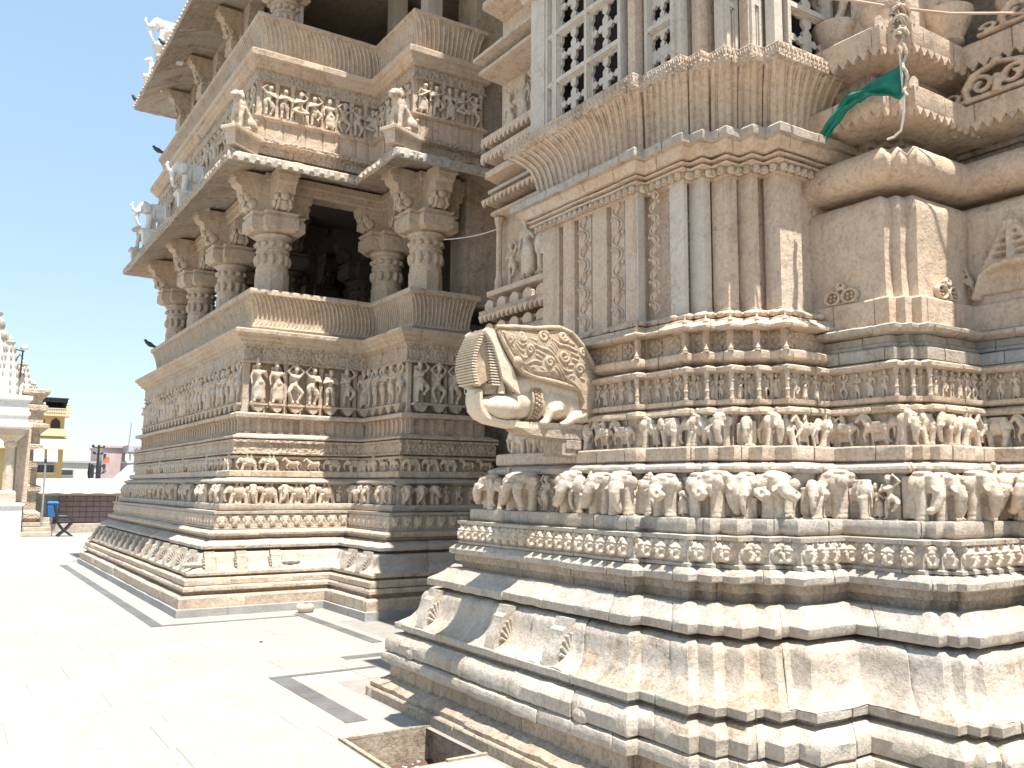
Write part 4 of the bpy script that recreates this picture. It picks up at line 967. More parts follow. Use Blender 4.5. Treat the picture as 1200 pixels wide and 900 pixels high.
# ------------------------------------------------------------------ beast waterspout
SPT = thing('waterspout', 'big cream carved beast-head waterspout with open jaws jutting left over the elephant band', 'waterspout', (3.3, 4.87, 2.0))
YN, YF = 4.75, 5.0; YC = (YN+YF)/2
b = MB()
b.ball((3.00, YC, 2.122), (.21, .15, .094), 18, 12); b.ball((3.17, YC, 2.16), (.14, .12, .115), 14, 10)
b.ball((3.30, YC, 2.17), (.13, .12, .125), 14, 10); b.ball((3.46, YC, 2.17), (.19, .12, .115), 16, 10); b.ball((3.60, YC, 2.15), (.13, .118, .105), 14, 10)
b.tube([(3.12, YC, 2.25), (3.3, YC, 2.30), (3.6, YC, 2.26), (3.72, YC, 2.15)], [.10, .11, .11, .09], 10)
for y in (YN+.02, YF-.02):
    b.tube([(3.47, y, 2.13), (3.40, y-.012*(1 if y < YC else -1), 2.115), (3.375, y, 2.06), (3.345, y, 2.035)], [.045, .034, .028, .025], 8); b.ball((3.345, y, 2.03), (.045, .035, .018), 8, 6)
    b.tube([(3.68, y, 2.10), (3.60, y, 2.075), (3.52, y, 2.035)], [.06, .038, .025], 8); b.ball((3.505, y, 2.03), (.04, .032, .018), 8, 6)
b.box(3.6, 3.95, YN+.03, YF-.03, 2.04, 2.4)
link('body', remesh(b, 'body', .011, M['spout'], 3), None, SPT)
# curling lower lip and base slab
b = MB()
b.prism([(2.758, 2.205), (2.755, 2.15), (2.775, 2.09), (2.83, 2.045), (2.92, 2.018), (3.05, 2.002), (3.2, 1.988), (3.95, 1.988), (3.95, 2.034), (3.3, 2.034), (3.06, 2.03), (2.93, 2.04), (2.85, 2.065), (2.805, 2.11), (2.785, 2.165), (2.782, 2.21)][::-1], YN+.035, YF-.035)
b.obj('lip_slab', M['spout'], SPT, 40)
b = MB(); b.prism([(3.16, 1.99), (3.24, 1.95), (3.5, 1.93), (3.95, 1.93), (3.95, 1.99)][::-1], YN+.02, YF-.02); b.box(3.50, 3.62, 4.78, 5.0, 1.82, 1.95); b.bev(3.53, 3.66, 4.77, 4.99, 1.855, 1.93, .01); b.obj('support_bracket', M['grime'], SPT, 0)
# upraised upper jaw with ridged palate
jaw = [(2.768, 2.60), (2.80, 2.622), (2.85, 2.615), (2.90, 2.545), (2.955, 2.47), (3.04, 2.375), (3.085, 2.29), (3.118, 2.207), (3.06, 2.235), (2.985, 2.28), (2.945, 2.30), (2.935, 2.33), (2.90, 2.42), (2.85, 2.52), (2.80, 2.575)]
b = MB()
for (ya, yb) in ((YN-.008, YN+.035), (YF-.035, YF+.008)): b.prism(jaw[::-1], ya, yb)
b.prism([(2.80, 2.62), (2.85, 2.61), (3.04, 2.38), (3.1, 2.25), (3.07, 2.22), (2.97, 2.32), (2.88, 2.47), (2.80, 2.575)][::-1], YN+.02, YF-.02)
jo = b.obj('upper_jaw', M['spout'], SPT, 0)
pal = [(2.768, 2.60), (2.715, 2.50), (2.685, 2.41), (2.68, 2.33), (2.71, 2.27), (2.76, 2.245), (2.80, 2.27), (2.86, 2.29), (2.93, 2.30), (2.94, 2.34), (2.9, 2.44), (2.84, 2.55)]
b = MB(); b.prism(pal[::-1], YN+.045, YF-.01); b.obj('far_cheek', M['mane'], SPT, 0)
b = MB()
for k in range(19):
    t = k/18; z = 2.58-.32*t; x0 = 2.768-.085*math.sin(t*2.5); x1 = 2.83+.09*t
    b.box(x0-.014, x0+.022+.015*t, YN+.02, YF-.01, z-.0045, z+.0045)
    b.box(x1-.03-.035*t, x1+.02, YN+.012, YN+.06, z-.0045, z+.0045)
b.obj('palate_ridges', M['spout'], SPT, 0)
b = MB(); b.box(2.83, 2.95, YN+.06, YF-.05, 2.20, 2.27); b.obj('throat', M['grime'], SPT)
for y in (YN+.035, YF-.05):
    b = MB(); b.lathe([(.036, 0), (.03, .035), (.018, .07), (.004, .10)], 8, (2.965, y, 2.205), sy=.6); b.obj('fang', M['spout'], SPT, 40)
b = MB(); b.tube([(2.684, YC-.01, 2.214), (3.0, YC-.01, 2.225)], .021, 14); b.obj('pipe', M['pipe'], SPT, 40)
b = MB(); b.tube([(2.6835, YC-.01, 2.214), (2.69, YC-.01, 2.2142)], .015, 12); b.obj('pipe_mouth', M['hole'], SPT)
# mane: one swelling mass, curls in raised relief on both flanks
mane = [(2.868, 2.625), (2.97, 2.632), (3.083, 2.643), (3.2, 2.645), (3.308, 2.651), (3.37, 2.668), (3.437, 2.681), (3.529, 2.663), (3.609, 2.606), (3.677, 2.531), (3.758, 2.417), (3.82, 2.312), (3.835, 2.20), (3.80, 2.10), (3.756, 2.05), (3.70, 2.05), (3.725, 2.11), (3.70, 2.19), (3.655, 2.235), (3.55, 2.268), (3.45, 2.287), (3.35, 2.30), (3.271, 2.312), (3.19, 2.325), (3.123, 2.34), (3.05, 2.395), (2.96, 2.485), (2.90, 2.56)]
b = MB()
c0 = Vector((sum(p[0] for p in mane)/len(mane), sum(p[1] for p in mane)/len(mane)))
def ins(k): return [tuple(Vector(p)+(c0-Vector(p)).normalized()*k) for p in mane]
n_ = len(mane); layers = [(YN+.012, .018), (YN-.004, .0+.006), (YN+.02, 0)]
b.prism(ins(.006)[::-1], YN+.004, YF-.004)
for k_, w_ in ((.02, .012), (.045, .022), (.075, .030), (.11, .035)): b.prism(ins(k_)[::-1], YN-w_, YF+w_)
mn = b.obj('mane', M['mane'], SPT, 0)
b = MB()
def curl(pts, r): 
    def lift(p):
        d = min((Vector(p)-(Vector(mane[i-1])+(Vector(mane[i])-Vector(mane[i-1]))*max(0, min(1, (Vector(p)-Vector(mane[i-1])).dot(Vector(mane[i])-Vector(mane[i-1]))/max(1e-9, (Vector(mane[i])-Vector(mane[i-1])).length_squared))))).length for i in range(n_))
        return .012+max(0, min(1, (d-.02)/.075))*.020
    for sd_ in (-1, 1): b.tube([(p[0], (YN if sd_ < 0 else YF)+sd_*lift(p), p[1]) for p in pts], [r*1.0]+[r*1.45]*(len(pts)-2)+[r*.9], 7)
def spiral(cx, cz, r, turns=1.4, ph=0, rr=.009, sg=1):
    curl([(cx+r*(1-i/22)*math.cos(ph+sg*i/18*turns*2*P), cz+r*(1-i/22)*math.sin(ph+sg*i/18*turns*2*P)) for i in range(19)], rr)
def wave(p0, p1, amp, nn, r, ph=0):
    a, c = Vector(p0), Vector(p1); d = (c-a); nrm = Vector((-d.y, d.x)).normalized()
    curl([tuple(a+d*t+nrm*amp*math.sin(ph+t*nn*P)) for t in [k/22 for k in range(23)]], r)
def inside(x, z, poly):
    c = False
    for i in range(len(poly)):
        (x1, z1), (x2, z2) = poly[i-1], poly[i]
        if (z1 > z) != (z2 > z) and x < (x2-x1)*(z-z1)/(z2-z1)+x1: c = not c
    return c
SPIR = ((3.00, 2.555, .036, 1), (3.12, 2.585, .036, -1), (3.19, 2.50, .034, 1), (3.31, 2.60, .044, 1), (3.47, 2.615, .038, -1), (3.35, 2.43, .038, 1), (3.47, 2.48, .044, -1), (3.60, 2.40, .038, 1), (3.64, 2.52, .036, 1), (3.22, 2.375, .03, -1), (3.53, 2.33, .03, 1), (3.70, 2.33, .03, -1))
MIN = ins(.05)
for j in range(16):        # wavy locks flowing down the flank, clipped to the mane and round the curls
    run = []
    for i in range(90):
        t = i/89; x = 2.86+.95*t+.012*j; z = 2.43-.26*t-.12*t*t+.031*j+.030*math.sin(t*15+j*.35)+.012*math.sin(t*31+j)
        ok_ = inside(x, z, MIN) and all((x-q[0])**2+(z-q[1])**2 > (q[2]+.016)**2 for q in SPIR)
        if ok_: run.append((x, z))
        if (not ok_ or i == 89) and run:
            if len(run) > 4: curl(run, .0082)
            run = []
for (x, z, r, sg_) in SPIR: spiral(x, z, r, sg=sg_, rr=.0105); 
for k in range(5): spiral(3.775-.006*k, 2.27-.045*k, .03-.003*k, 1.2, k, .008)
curl([(3.80, 2.26), (3.825, 2.18), (3.80, 2.10), (3.75, 2.045), (3.70, 2.035)], .016)
curl([(3.74, 2.22), (3.765, 2.16), (3.745, 2.10), (3.70, 2.06)], .013)
curl([(2.89, 2.60), (2.97, 2.50), (3.06, 2.405), (3.13, 2.355), (3.25, 2.325), (3.40, 2.305), (3.55, 2.285), (3.66, 2.25)], .013)
curl([(2.87, 2.632), (3.05, 2.643), (3.25, 2.65), (3.36, 2.668), (3.45, 2.676), (3.55, 2.65), (3.64, 2.575), (3.73, 2.45), (3.80, 2.33)], .012)
b.obj('mane_curls', M['mane'], SPT, 70)
for y in (YN-.022, YF+.022):
    b = MB(); b.ball((3.075, y, 2.415), (.046, .024, .040), 14, 10); b.obj('eye', M['mane'], SPT, 60)
# beaded collar
b = MB()
ring_ = [(3.29+.012*math.cos(t), YC+.128*math.cos(t), 2.172+.128*math.sin(t)) for t in [2*P*k/24 for k in range(25)]]
b.tube([(p[0]-.035, p[1], p[2]) for p in ring_], .009, 6); b.tube([(p[0]+.035, p[1], p[2]) for p in ring_], .009, 6)
for k in range(28):
    t = 2*P*k/28
    for q in (-.02, 0, .02): b.ball((3.29+q, YC+.126*math.cos(t+q*4), 2.172+.126*math.sin(t+q*4)), .012, 6, 4)
b.obj('collar', M['mane'], SPT, 60)
for o in SC.objects:
    if o.parent == SPT:
        for v in o.data.vertices:
            wx = (W[o] @ v.co).x
            if wx < 3.2: v.co.x += .22*(3.2-wx)

# ------------------------------------------------------------------ statues on the eaves
def statue(name, mesh, label, cat, x, y, z, a, h, mat, ped=.12):
    t = thing(name, label, cat, (x, y, z), 'animal statues on the hall eaves', a)
    me = mesh.copy(); me.materials.clear(); me.materials.append(M[mat])
    T = W[t]
    link('body', me, None, t, T @ Matrix.Translation((0, 0, ped)) @ Matrix.Diagonal((h, h, h, 1)))
    b = MB(); b.lathe_rect([(0.05, -.14), (0.04, -.06), (0.03, ped-.06), (-.01, ped-.045), (-.01, ped-.005), (0, ped+.005)], -.22*h, .22*h, -.5*h, .55*h); b.obj('pedestal', M[mat], t, 0, T)
    return t
WF = -P/2
statue('lion_statue', LION, 'cream stone lion sitting on the corner of the lower hall eave above the large capital', 'statue', 3.22, 11.96, 6.40, -.95, .56, 'statue', .12)
statue('lion_statue', LION, 'slim stone lion sitting on the eave corner nearest the sanctum, below its small figure panel', 'statue', 5.06, 10.66, 6.40, -1.15, .60, 'statue', .08)
statue('elephant_statue', ELST, 'white stone elephant on the lower eave, next behind the corner lion', 'statue', 3.25, 14.9, 6.34, WF, .56, 'white')
statue('elephant_statue', ELST, 'white elephant with raised trunk against the sky near the far end of lower eave', 'statue', 3.2, 17.6, 6.34, WF, .60, 'white')
statue('lion_statue', LION, 'small grey statue, lowest and farthest of those along the lower eave', 'statue', 3.2, 19.0, 6.30, WF, .5, 'screen')
statue('elephant_statue', ELST, 'white elephant statue high on the top eave against the blue sky', 'statue', 3.2, 17.4, 10.0, WF, .58, 'white')
statue('lion_statue', LION, 'little white statue peeping over the top eave edge beyond the elephant', 'statue', 3.2, 18.9, 10.0, WF, .42, 'white')

# ------------------------------------------------------------------ pigeons
def pigeon(label, x, y, z, a):
    t = thing('pigeon', label, 'bird', (x, y, z), 'dark pigeons perched on the hall', a)
    b = MB(); b.ball((0, 0, .13), (.055, .11, .06), 10, 7, Matrix.Rotation(-.5, 3, 'X')); b.ball((0, -.10, .215), (.034, .04, .036), 8, 6); b.tube([(0, -.06, .16), (0, -.1, .21)], [.05, .033], 8)
    b.tube([(0, .06, .10), (0, .17, .05), (0, .22, .035)], [.045, .035, .02], 6); b.tube([(0, -.13, .215), (0, -.165, .205)], [.012, .002], 5)
    for s in (-1, 1): b.tube([(s*.02, 0, .08), (s*.02, -.01, .0)], .007, 4)
    link('body', remesh(b, 'pigeon', .012, M['bird'], 1), None, t, W[t] @ Matrix.Scale(.85, 4))
pigeon('dark pigeon on the far end of the upper parapet beside the sky', 3.42, 19.2, 8.57, -2.0)
pigeon('dark pigeon on the outermost tip of the top eave', 3.04, 19.85, 9.83, -1.2)
pigeon('dark pigeon beside the white elephant statue on the top eave', 3.02, 16.9, 9.83, -1.9)
pigeon('dark pigeon on the far end of the lower parapet beside the last column', 3.5, 19.35, 4.42, -1.6)

# ------------------------------------------------------------------ flag, rope and wires
FLG = thing('green_flag', 'torn emerald green cloth flag snagged on the scalloped eave at upper right', 'flag', (4.7, 3.0, 4.1))
gu, gv = 26, 10; b = MB()
top = [Vector(p) for p in ((4.500, 2.798, 4.124), (4.500, 2.837, 4.046), (4.500, 2.984, 4.016), (4.500, 3.121, 4.007), (4.500, 3.218, 3.997), (4.500, 3.316, 3.918), (4.500, 3.395, 3.830))]
bot = [Vector(p) for p in ((4.500, 2.798, 4.085), (4.500, 2.837, 3.821), (4.500, 2.945, 3.899), (4.500, 3.091, 3.938), (4.500, 3.160, 3.928), (4.500, 3.248, 3.870), (4.500, 3.346, 3.772))]
def lerpl(L, t):
    t *= len(L)-1; i = min(int(t), len(L)-2); return L[i].lerp(L[i+1], t-i)
for i in range(gu+1):
    for j in range(gv+1):
        u, v = i/gu, j/gv; p = lerpl(top, u).lerp(lerpl(bot, u), v)
        w_ = .020*math.sin(v*13+u*6)*(.3+v)+.016*math.sin(u*22+v*5)
        b.v.append((p.x-w_*.8, p.y-w_*.6, p.z+.008*math.sin(u*40+v*3)*v))
for i in range(gu):
    for j in range(gv): q = i*(gv+1)+j; b.f.append((q, q+1, q+gv+2, q+gv+1))
fo = b.obj('cloth', M['green'], FLG, 180); md = fo.modifiers.new('thick', 'SOLIDIFY'); md.thickness = .004
RP = thing('rope_bundle', 'tangled pale rope bundle hanging above the green flag', 'rope', (4.48, 2.82, 4.3))
for k in range(11):
    b = MB(); pts = []; ph = k*1.7
    for i in range(26):
        t = i/25; rr = .016+.022*abs(math.sin(t*7+ph)); a = ph+t*(7+k*.5)
        pts.append((4.485+rr*math.cos(a)-.01*t, 2.82+.035*math.cos(ph)*(1-.5*t)+rr*math.sin(a), 4.62-(.36+.03*(k % 4))*t))
    b.tube(pts, .0065, 5); b.obj('rope_strand', M['rope' if k % 3 else 'wire'], RP, 60)
for z, r in ((4.36, .05), (4.30, .045), (4.22, .04)):
    b = MB(); b.tube([(4.48+r*math.cos(q), 2.82+r*math.sin(q), z+.012*math.sin(q*2)) for q in [k*P/8 for k in range(17)]], .010, 6); b.obj('knot', M['rope'], RP, 60)
b = MB(); b.tube([(4.48+.012*math.cos(k*1.3), 2.80+.012*math.sin(k*1.3), 4.22-.03*k) for k in range(14)], .010, 6); b.obj('rope_tail', M['rope'], RP, 60)
b = MB(); b.tube([(4.485, 2.83, 4.12), (4.48, 2.82, 3.95), (4.48, 2.815, 3.83), (4.49, 2.83, 3.72), (4.51, 2.86, 3.66), (4.53, 2.92, 3.645), (4.56, 2.98, 3.66)], .0075, 6); b.obj('hanging_cord', M['pale'], RP, 60)
b = MB(); b.tube([(4.2, 3.35, 4.62), (4.35, 3.05, 4.50), (4.48, 2.83, 4.385), (4.8, 2.70, 4.39), (5.25, 2.50, 4.44), (5.9, 2.1, 4.56), (7, 1.4, 4.8)], .008, 6); tag(b.obj('overhead_cable', M['wire'], None, 60), 'peach coloured cable stretched across the top right corner', 'cable')
b = MB(); pts = []
for k in range(15):
    t = k/14; pts.append((5.95+1.0*t, 11.05-2.2*t, 5.20+.10*t+.55*t*t-.12*math.sin(t*P)))
b.tube(pts, .009, 5); tag(b.obj('hanging_wire', M['pale'], None, 60), 'thin pale wire sagging between hall capital and statue niche', 'wire')

# ------------------------------------------------------------------ courtyard
PX0, PX1, PY0, PY1 = 2.28, 2.86, 4.74, 5.45
b = MB(); xs = [-400, PX0, PX1, 400]; ys = [-400, PY0, PY1, 400]
for i in range(3):
    for j in range(3):
        if i == 1 and j == 1: continue
        b.add([(xs[i], ys[j], -.004), (xs[i+1], ys[j], -.004), (xs[i+1], ys[j+1], -.004), (xs[i], ys[j+1], -.004)], [(0, 1, 2, 3)])
GR = struct(b.obj('courtyard_ground', M['ground']))
y = 1.6; row = 0
while y < 33.5:
    h = (.62 if y < 14 else 1.1)*random.uniform(.92, 1.08); x = -1.3+(row % 2)*.5+random.uniform(-.1, .1)
    xend = 2.86 if y < 6.6 else 4.1 if y < 9.8 else 4.4 if y < 11.3 else 2.6
    if y > 19.5: xend = 7.0
    while x < xend:
        w = (.95 if y < 14 else 1.5)*random.uniform(.85, 1.2); x1 = min(x+w, xend); y1 = y+h
        pieces = [(x, x1, y, y1)]
        if y1 > PY0-.03 and y < PY1+.03 and x1 > PX0-.03:     # keep clear of the pit
            pieces = []
            if x < PX0-.05: pieces.append((x, PX0-.035, y, y1))
            if y < PY0-.05: pieces.append((max(x, PX0-.03), x1, y, PY0-.035))
            if y1 > PY1+.05: pieces.append((max(x, PX0-.03), x1, PY1+.035, y1))
        for q in pieces:
            if q[1]-q[0] < .06: continue
            s = MB(); dz = random.uniform(-.0012, .0012); s.lathe_rect([(0, -.03), (0, -.0015+dz), (.002, 0+dz)], q[0]+.001, q[1]-.001, q[2]+.001, q[3]-.001)
            s.obj('paving_slab', M['floor'], GR)
        x = x1
    y += h; row += 1
def inlay(x0, x1, y0, y1, n):
    for k in range(n):
        s = MB()
        if x1-x0 > y1-y0: a0, a1 = x0+(x1-x0)*k/n, x0+(x1-x0)*(k+1)/n-.004; s.box(a0, a1, y0, y1, -.02, .004)
        else: a0, a1 = y0+(y1-y0)*k/n, y0+(y1-y0)*(k+1)/n-.004; s.box(x0, x1, a0, a1, -.02, .004)
        s.obj('inlay_strip', M['inlay'], GR)
inlay(2.14, 2.27, 10.88, 19.9, 16); inlay(2.14, 3.86, 10.80, 10.876, 4); inlay(3.865, 3.99, 8.6, 11.0, 5)
inlay(2.44, 2.60, 5.82, 7.43, 4); inlay(2.44, 3.4, 7.434, 7.50, 3); inlay(3.3, 4.0, 7.9, 8.05, 2)
# sunken drain beside the plinth
PIT = struct(link('drain_pit', None)); 
b = MB(); b.box(PX0-.03, PX0, PY0-.03, PY1+.03, -.30, .012); b.box(PX0, PX1+.05, PY1, PY1+.03, -.30, .010); b.box(PX0+.34, PX1+.05, PY0-.03, PY0, -.30, .012); b.box(PX0, PX0+.34, PY0-.03, PY0, -.30, -.005)
bpy.data.objects.remove(PIT)
PIT = struct(b.obj('drain_pit', M['pitwall'], None, jit=.004))
b = MB()
for i in range(13):
    for j in range(15):
        xx, yy = PX0+(PX1+.06-PX0)*i/12, PY0+(PY1-PY0)*j/14; b.v.append((xx, yy, -.215+.03*noise.noise(Vector((xx*9, yy*9, 0)))+.02*noise.noise(Vector((xx*31, yy*31, 3)))))
for i in range(12):
    for j in range(14): q = i*15+j; b.f.append((q, q+15, q+16, q+1))
DI = b.obj('wet_dirt', M['dirt'], PIT, 60)
b = MB()
for k in range(60):
    xx, yy = random.uniform(PX0+.03, PX1-.05), random.uniform(PY0+.1, PY1-.03); r = random.uniform(.004, .014)
    b.ball((xx, yy, -.205+r*.5+.03*noise.noise(Vector((xx*9, yy*9, 0)))), (r, r*random.uniform(.5, 1), r*.6), 6, 4)
o = b.obj('litter_scraps', M['whitep'], PIT); o['kind'] = 'stuff'
b = MB(); b.ball((2.66, 5.02, -.17), (.016, .012, .006), 7, 5); b.ball((2.55, 5.2, -.18), (.012, .014, .006), 7, 5); tag(b.obj('green_wrapper', M['green']), 'tiny green wrapper lying in the dirt of the drain pit', 'litter')
b = MB(); b.ball((4.05, 11.08, .055), (.12, .08, .065), 10, 7); tag(b.obj('loose_stone', M['marble'], None, 40, jit=.03), 'loose pale stone lying on the paving at the inner corner of the hall plinth', 'stone')
b = MB(); b.ball((2.90, 9.20, .008), (.02, .012, .008), 7, 5); tag(b.obj('dropping', M['black'], None), 'small dark scrap lying alone on the open white paving', 'scrap')

# ------------------------------------------------------------------ beyond the courtyard
SH = thing('white_shrine', 'small shrine at left edge with white balcony band, stone columns and clustered pale spires', 'shrine', (1.0, 31.5, 0))
b = MB(); b.lathe_rect([(0, 0), (0, .95), (-.05, .97), (-.05, 1.04), (.03, 1.05)], -3, 2.13, 30, 34); b.obj('platform', M['white'], SH)
for k, x in enumerate((1.72, .4, -.9)):
    b = MB(); b.lathe_rect([(-.04, 1.04), (-.04, 1.35), (.02, 1.42)], x-.19, x+.19, 30.1, 30.48); b.lathe([(.15, 1.42), (.14, 2.7), (.19, 2.75), (.19, 2.85)], 8, (x, 30.29, 0), P/8); b.lathe_rect([(.1, 2.8), (-.14, 3.05), (-.16, 3.3)], x-.19, x+.19, 30.1, 30.48); b.obj('column', M['statue'], SH, 30)
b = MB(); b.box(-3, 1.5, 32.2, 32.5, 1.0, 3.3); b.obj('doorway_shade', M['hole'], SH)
b = MB(); b.bev(1.95, 2.3, 30.9, 33.5, 1.04, 3.3, .02); b.obj('side_wall', M['sand'], SH)
b = MB(); b.lathe_rect([(-.02, 3.25), (-.12, 3.3), (-.12, 3.42), (0, 3.46), (0, 3.62), (-.05, 3.66), (-.05, 3.74), (0, 3.78), (0, 4.08), (-.08, 4.12), (-.08, 4.22), (.05, 4.25)], -3, 2.12, 29.9, 34); b.obj('balcony_band', M['white'], SH)
b = MB(); b.lathe([(1.0, 4.2), (1.0, 4.5), (.92, 4.8), (.72, 5.05), (.4, 5.22), (.1, 5.28), (.05, 5.4)], 20, (.55, 30.9, 0)); b.obj('dome', M['white'], SH, 40)
def spire(x, y, z0, z1, r):
    b = MB(); n = 9; pr = []
    for k in range(n+1):
        t = k/n; pr.append((r*(1-.72*t**1.7), z0+(z1-z0)*.86*t))
    b.lathe(pr, 12, (x, y, 0)); h = z1-z0
    s = b.obj('spire', M['white'], SH, 25)
    g = MB(); g.lathe([(r*.2, z0+h*.85), (r*.42, z0+h*.88), (r*.44, z0+h*.90), (r*.2, z0+h*.92), (r*.22, z0+h*.95), (r*.02, z1)], 12, (x, y, 0)); g.obj('spire_finial', M['statue'], s, 40)
    for a in range(8):
        g = MB(); aa = a*P/4+.2
        for k in range(7): t = k/7; rr = r*(1-.72*t**1.7); g.ball((x+math.cos(aa)*rr*.97, y+math.sin(aa)*rr*.97, z0+h*.86*(t+.06)), (r*.13, r*.13, h*.06), 6, 5)
        g.obj('spire_rib', M['marble'], s, 60)
spire(1.05, 32.9, 4.2, 7.5, .80); spire(1.62, 32.1, 4.2, 6.35, .34); spire(2.06, 32.5, 4.1, 5.65, .30); spire(.75, 32.0, 4.2, 6.2, .42); spire(2.42, 32.9, 4.1, 5.0, .22)
b = MB(); b.lathe_rect([(.05, 0), (-.1, .1), (-.1, .3), (.05, .35), (.05, .5), (-.05, .55), (-.05, .7), (.1, .8), (.1, 1.3), (-.02, 1.4), (-.02, 1.55), (.12, 1.6), (.12, 2.6), (0, 2.7), (0, 2.85), (.1, 2.9), (.1, 3.2), (-.12, 3.4), (-.12, 3.5), (.05, 3.55), (.05, 3.9), (-.05, 3.95), (-.05, 4.1), (.1, 4.15), (.1, 4.45), (-.1, 4.5), (-.1, 4.6), (.2, 4.65)], 2.15, 2.72, 31.6, 34); b.obj('carved_side_bay', M['carved'], SH)
b = MB()
for k in range(4): b.bev(2.2, 3.05-.0*k, 31.0+k*.25, 31.26+k*.25, 0, .14+.14*k, .01)
tag(b.obj('stone_steps', M['marble']), 'low stone steps beside the shrine behind the floodlight pole', 'steps')
GL = thing('globe_lamp', 'white globe lamp on dark scroll bracket beside the shrine spires', 'lamp', (2.05, 32, 5.2))
b = MB(); b.tube([(1.95, 32, 5.0), (1.98, 32, 5.9), (1.9, 32, 5.95)], .025, 6); b.tube([(1.75, 32, 5.9), (2.02, 32, 5.85)], .02, 6); b.tube([(1.8, 32, 5.55), (1.9, 32, 5.75), (2.0, 32, 5.6)], .02, 6); b.obj('bracket', M['black'], GL)
b = MB(); b.ball((2.02, 32, 5.98), .11, 14, 10); b.obj('globe', M['whitep'], GL, 60)

# canopy wall with shutter, floodlight, seat and bin
CW = thing('canopy_wall', 'low white wall with white sheet canopy roof across the back of the courtyard', 'wall', (4.2, 33.8, 0))
b = MB(); b.box(2.4, 7.0, 33.8, 34.0, 0, 1.32); b.obj('wall', M['whitep'], CW)
b = MB(); q = [(2.5, 33.05, 1.30), (5.6, 33.05, 1.30), (5.75, 34.6, 1.80), (2.6, 34.6, 1.78)]
nx = 14
for i in range(nx+1):
    for j in range(5):
        u, v = i/nx, j/4; p = Vector(q[0]).lerp(Vector(q[1]), u).lerp(Vector(q[3]).lerp(Vector(q[2]), u), v); b.v.append((p.x, p.y, p.z+.02*math.sin(u*30)*(1-v)-.03*math.sin(v*P)))
for i in range(nx):
    for j in range(4): a = i*5+j; b.f.append((a, a+5, a+6, a+1))
co = b.obj('canopy_sheet', M['whitep'], CW, 60); md = co.modifiers.new('t', 'SOLIDIFY'); md.thickness = .03
for k in range(3):
    b = MB(); b.tube([(3.6+k*.7, 33.05, 1.33), (3.75+k*.75, 33.6, 1.44), (3.7+k*.8, 34.4, 1.76)], .008, 4); b.obj('canopy_seam', M['greyp'], CW)
b = MB(); b.box(2.55, 5.65, 33.02, 33.06, 1.24, 1.31); b.obj('canopy_fascia', M['timber'], CW)
SHT = thing('shutter_panel', 'brown grid shutter panel framed in red under the white canopy', 'shutter', (4.3, 33.4, 0))
for r in range(5):
    for c in range(8):
        b = MB(); b.bev(3.46+c*.212, 3.46+(c+1)*.212-.012, 33.36, 33.42, .34+r*.18, .34+(r+1)*.18-.022, .008); b.obj('shutter_tile', M['brick'], SHT)
b = MB()
for r in range(6): b.box(3.44, 5.17, 33.385, 33.43, .318+r*.18, .34+r*.18)
b.box(5.16, 5.21, 33.33, 33.43, 0, 1.26); b.box(5.26, 5.29, 33.33, 33.43, 0, 1.26); b.obj('red_frame', M['red'], SHT)
b = MB(); b.bev(3.0, 5.3, 33.2, 33.8, 0, .30, .015); tag(b.obj('stone_kerb', M['marble']), 'long low stone ledge running below the brown shutter', 'ledge')
FL = thing('floodlight_pole', 'thin grey pole carrying two square floodlights in front of the shrine', 'floodlight', (2.8, 31.5, 0))
b = MB(); b.lathe([(.12, 0), (.12, .03), (.035, .05), (.032, 2.25)], 8, (2.8, 31.5, 0)); b.box(2.55, 3.05, 31.47, 31.53, 2.22, 2.27); b.obj('pole', M['metal'], FL)
b = MB(); b.box(2.45, 3.1, 31.3, 31.7, .0, .05); b.box(2.45, 3.1, 31.3, 31.33, .25, .28); b.box(2.45, 2.48, 31.3, 31.33, 0, .28); b.box(3.07, 3.1, 31.3, 31.33, 0, .28); b.obj('base_frame', M['metal'], FL)
for x in (2.59, 2.97):
    T = Matrix.Translation((x, 31.42, 2.50)) @ Matrix.Rotation(-.35, 4, 'X')
    b = MB(); b.bev(-.15, .15, -.04, .06, -.22, .22, .015); f_ = b.obj('floodlight', M['metal'], FL, 0, T)
    b = MB(); b.box(-.13, .13, -.047, -.041, -.19, .19); b.obj('lamp_glass', M['lampglass'], f_, 0, T)
BN = thing('blue_bin', 'blue plastic bin hanging on the white wall left of the shutter', 'bin', (3.25, 33.1, .6))
b = MB(); b.lathe_rect([(.04, .55), (0, .85), (0, .97)], 3.08, 3.40, 33.0, 33.3); b.obj('body', M['blue'], BN)
b = MB(); b.lathe_rect([(-.02, .97), (-.02, 1.01), (.03, 1.05)], 3.08, 3.40, 33.0, 33.3); b.obj('lid', M['blue'], BN); b = MB(); b.box(3.2, 3.28, 33.3, 33.5, 0, .95); b.obj('post', M['greyp'], BN)
CH = thing('iron_seat', 'black curled iron garden seat standing before the blue bin', 'seat', (3.35, 31.0, 0))
for y in (30.8, 31.25):
    b = MB(); b.tube([(3.10, y, .98), (3.16, y, .7), (3.2, y, .45), (3.55, y, .42), (3.68, y, .5)], .028, 6)
    b.tube([(3.18, y, .45), (3.35, y, .22), (3.62, y, .0)], .028, 6); b.tube([(3.6, y, .42), (3.42, y, .2), (3.2, y, .0)], .028, 6); b.tube([(3.22, y, .62), (3.45, y, .62), (3.6, y, .52)], .022, 6); b.obj('side_frame', M['black'], CH)
for k in range(5):
    b = MB(); b.box(3.21+k*.075, 3.26+k*.075, 30.78, 31.27, .435, .455); b.obj('seat_slat', M['black'], CH)
for k in range(4):
    b = MB(); b.box(3.10+.02*k, 3.125+.02*k, 30.78, 31.27, .90-.11*k, .97-.11*k); b.obj('back_slat', M['black'], CH)
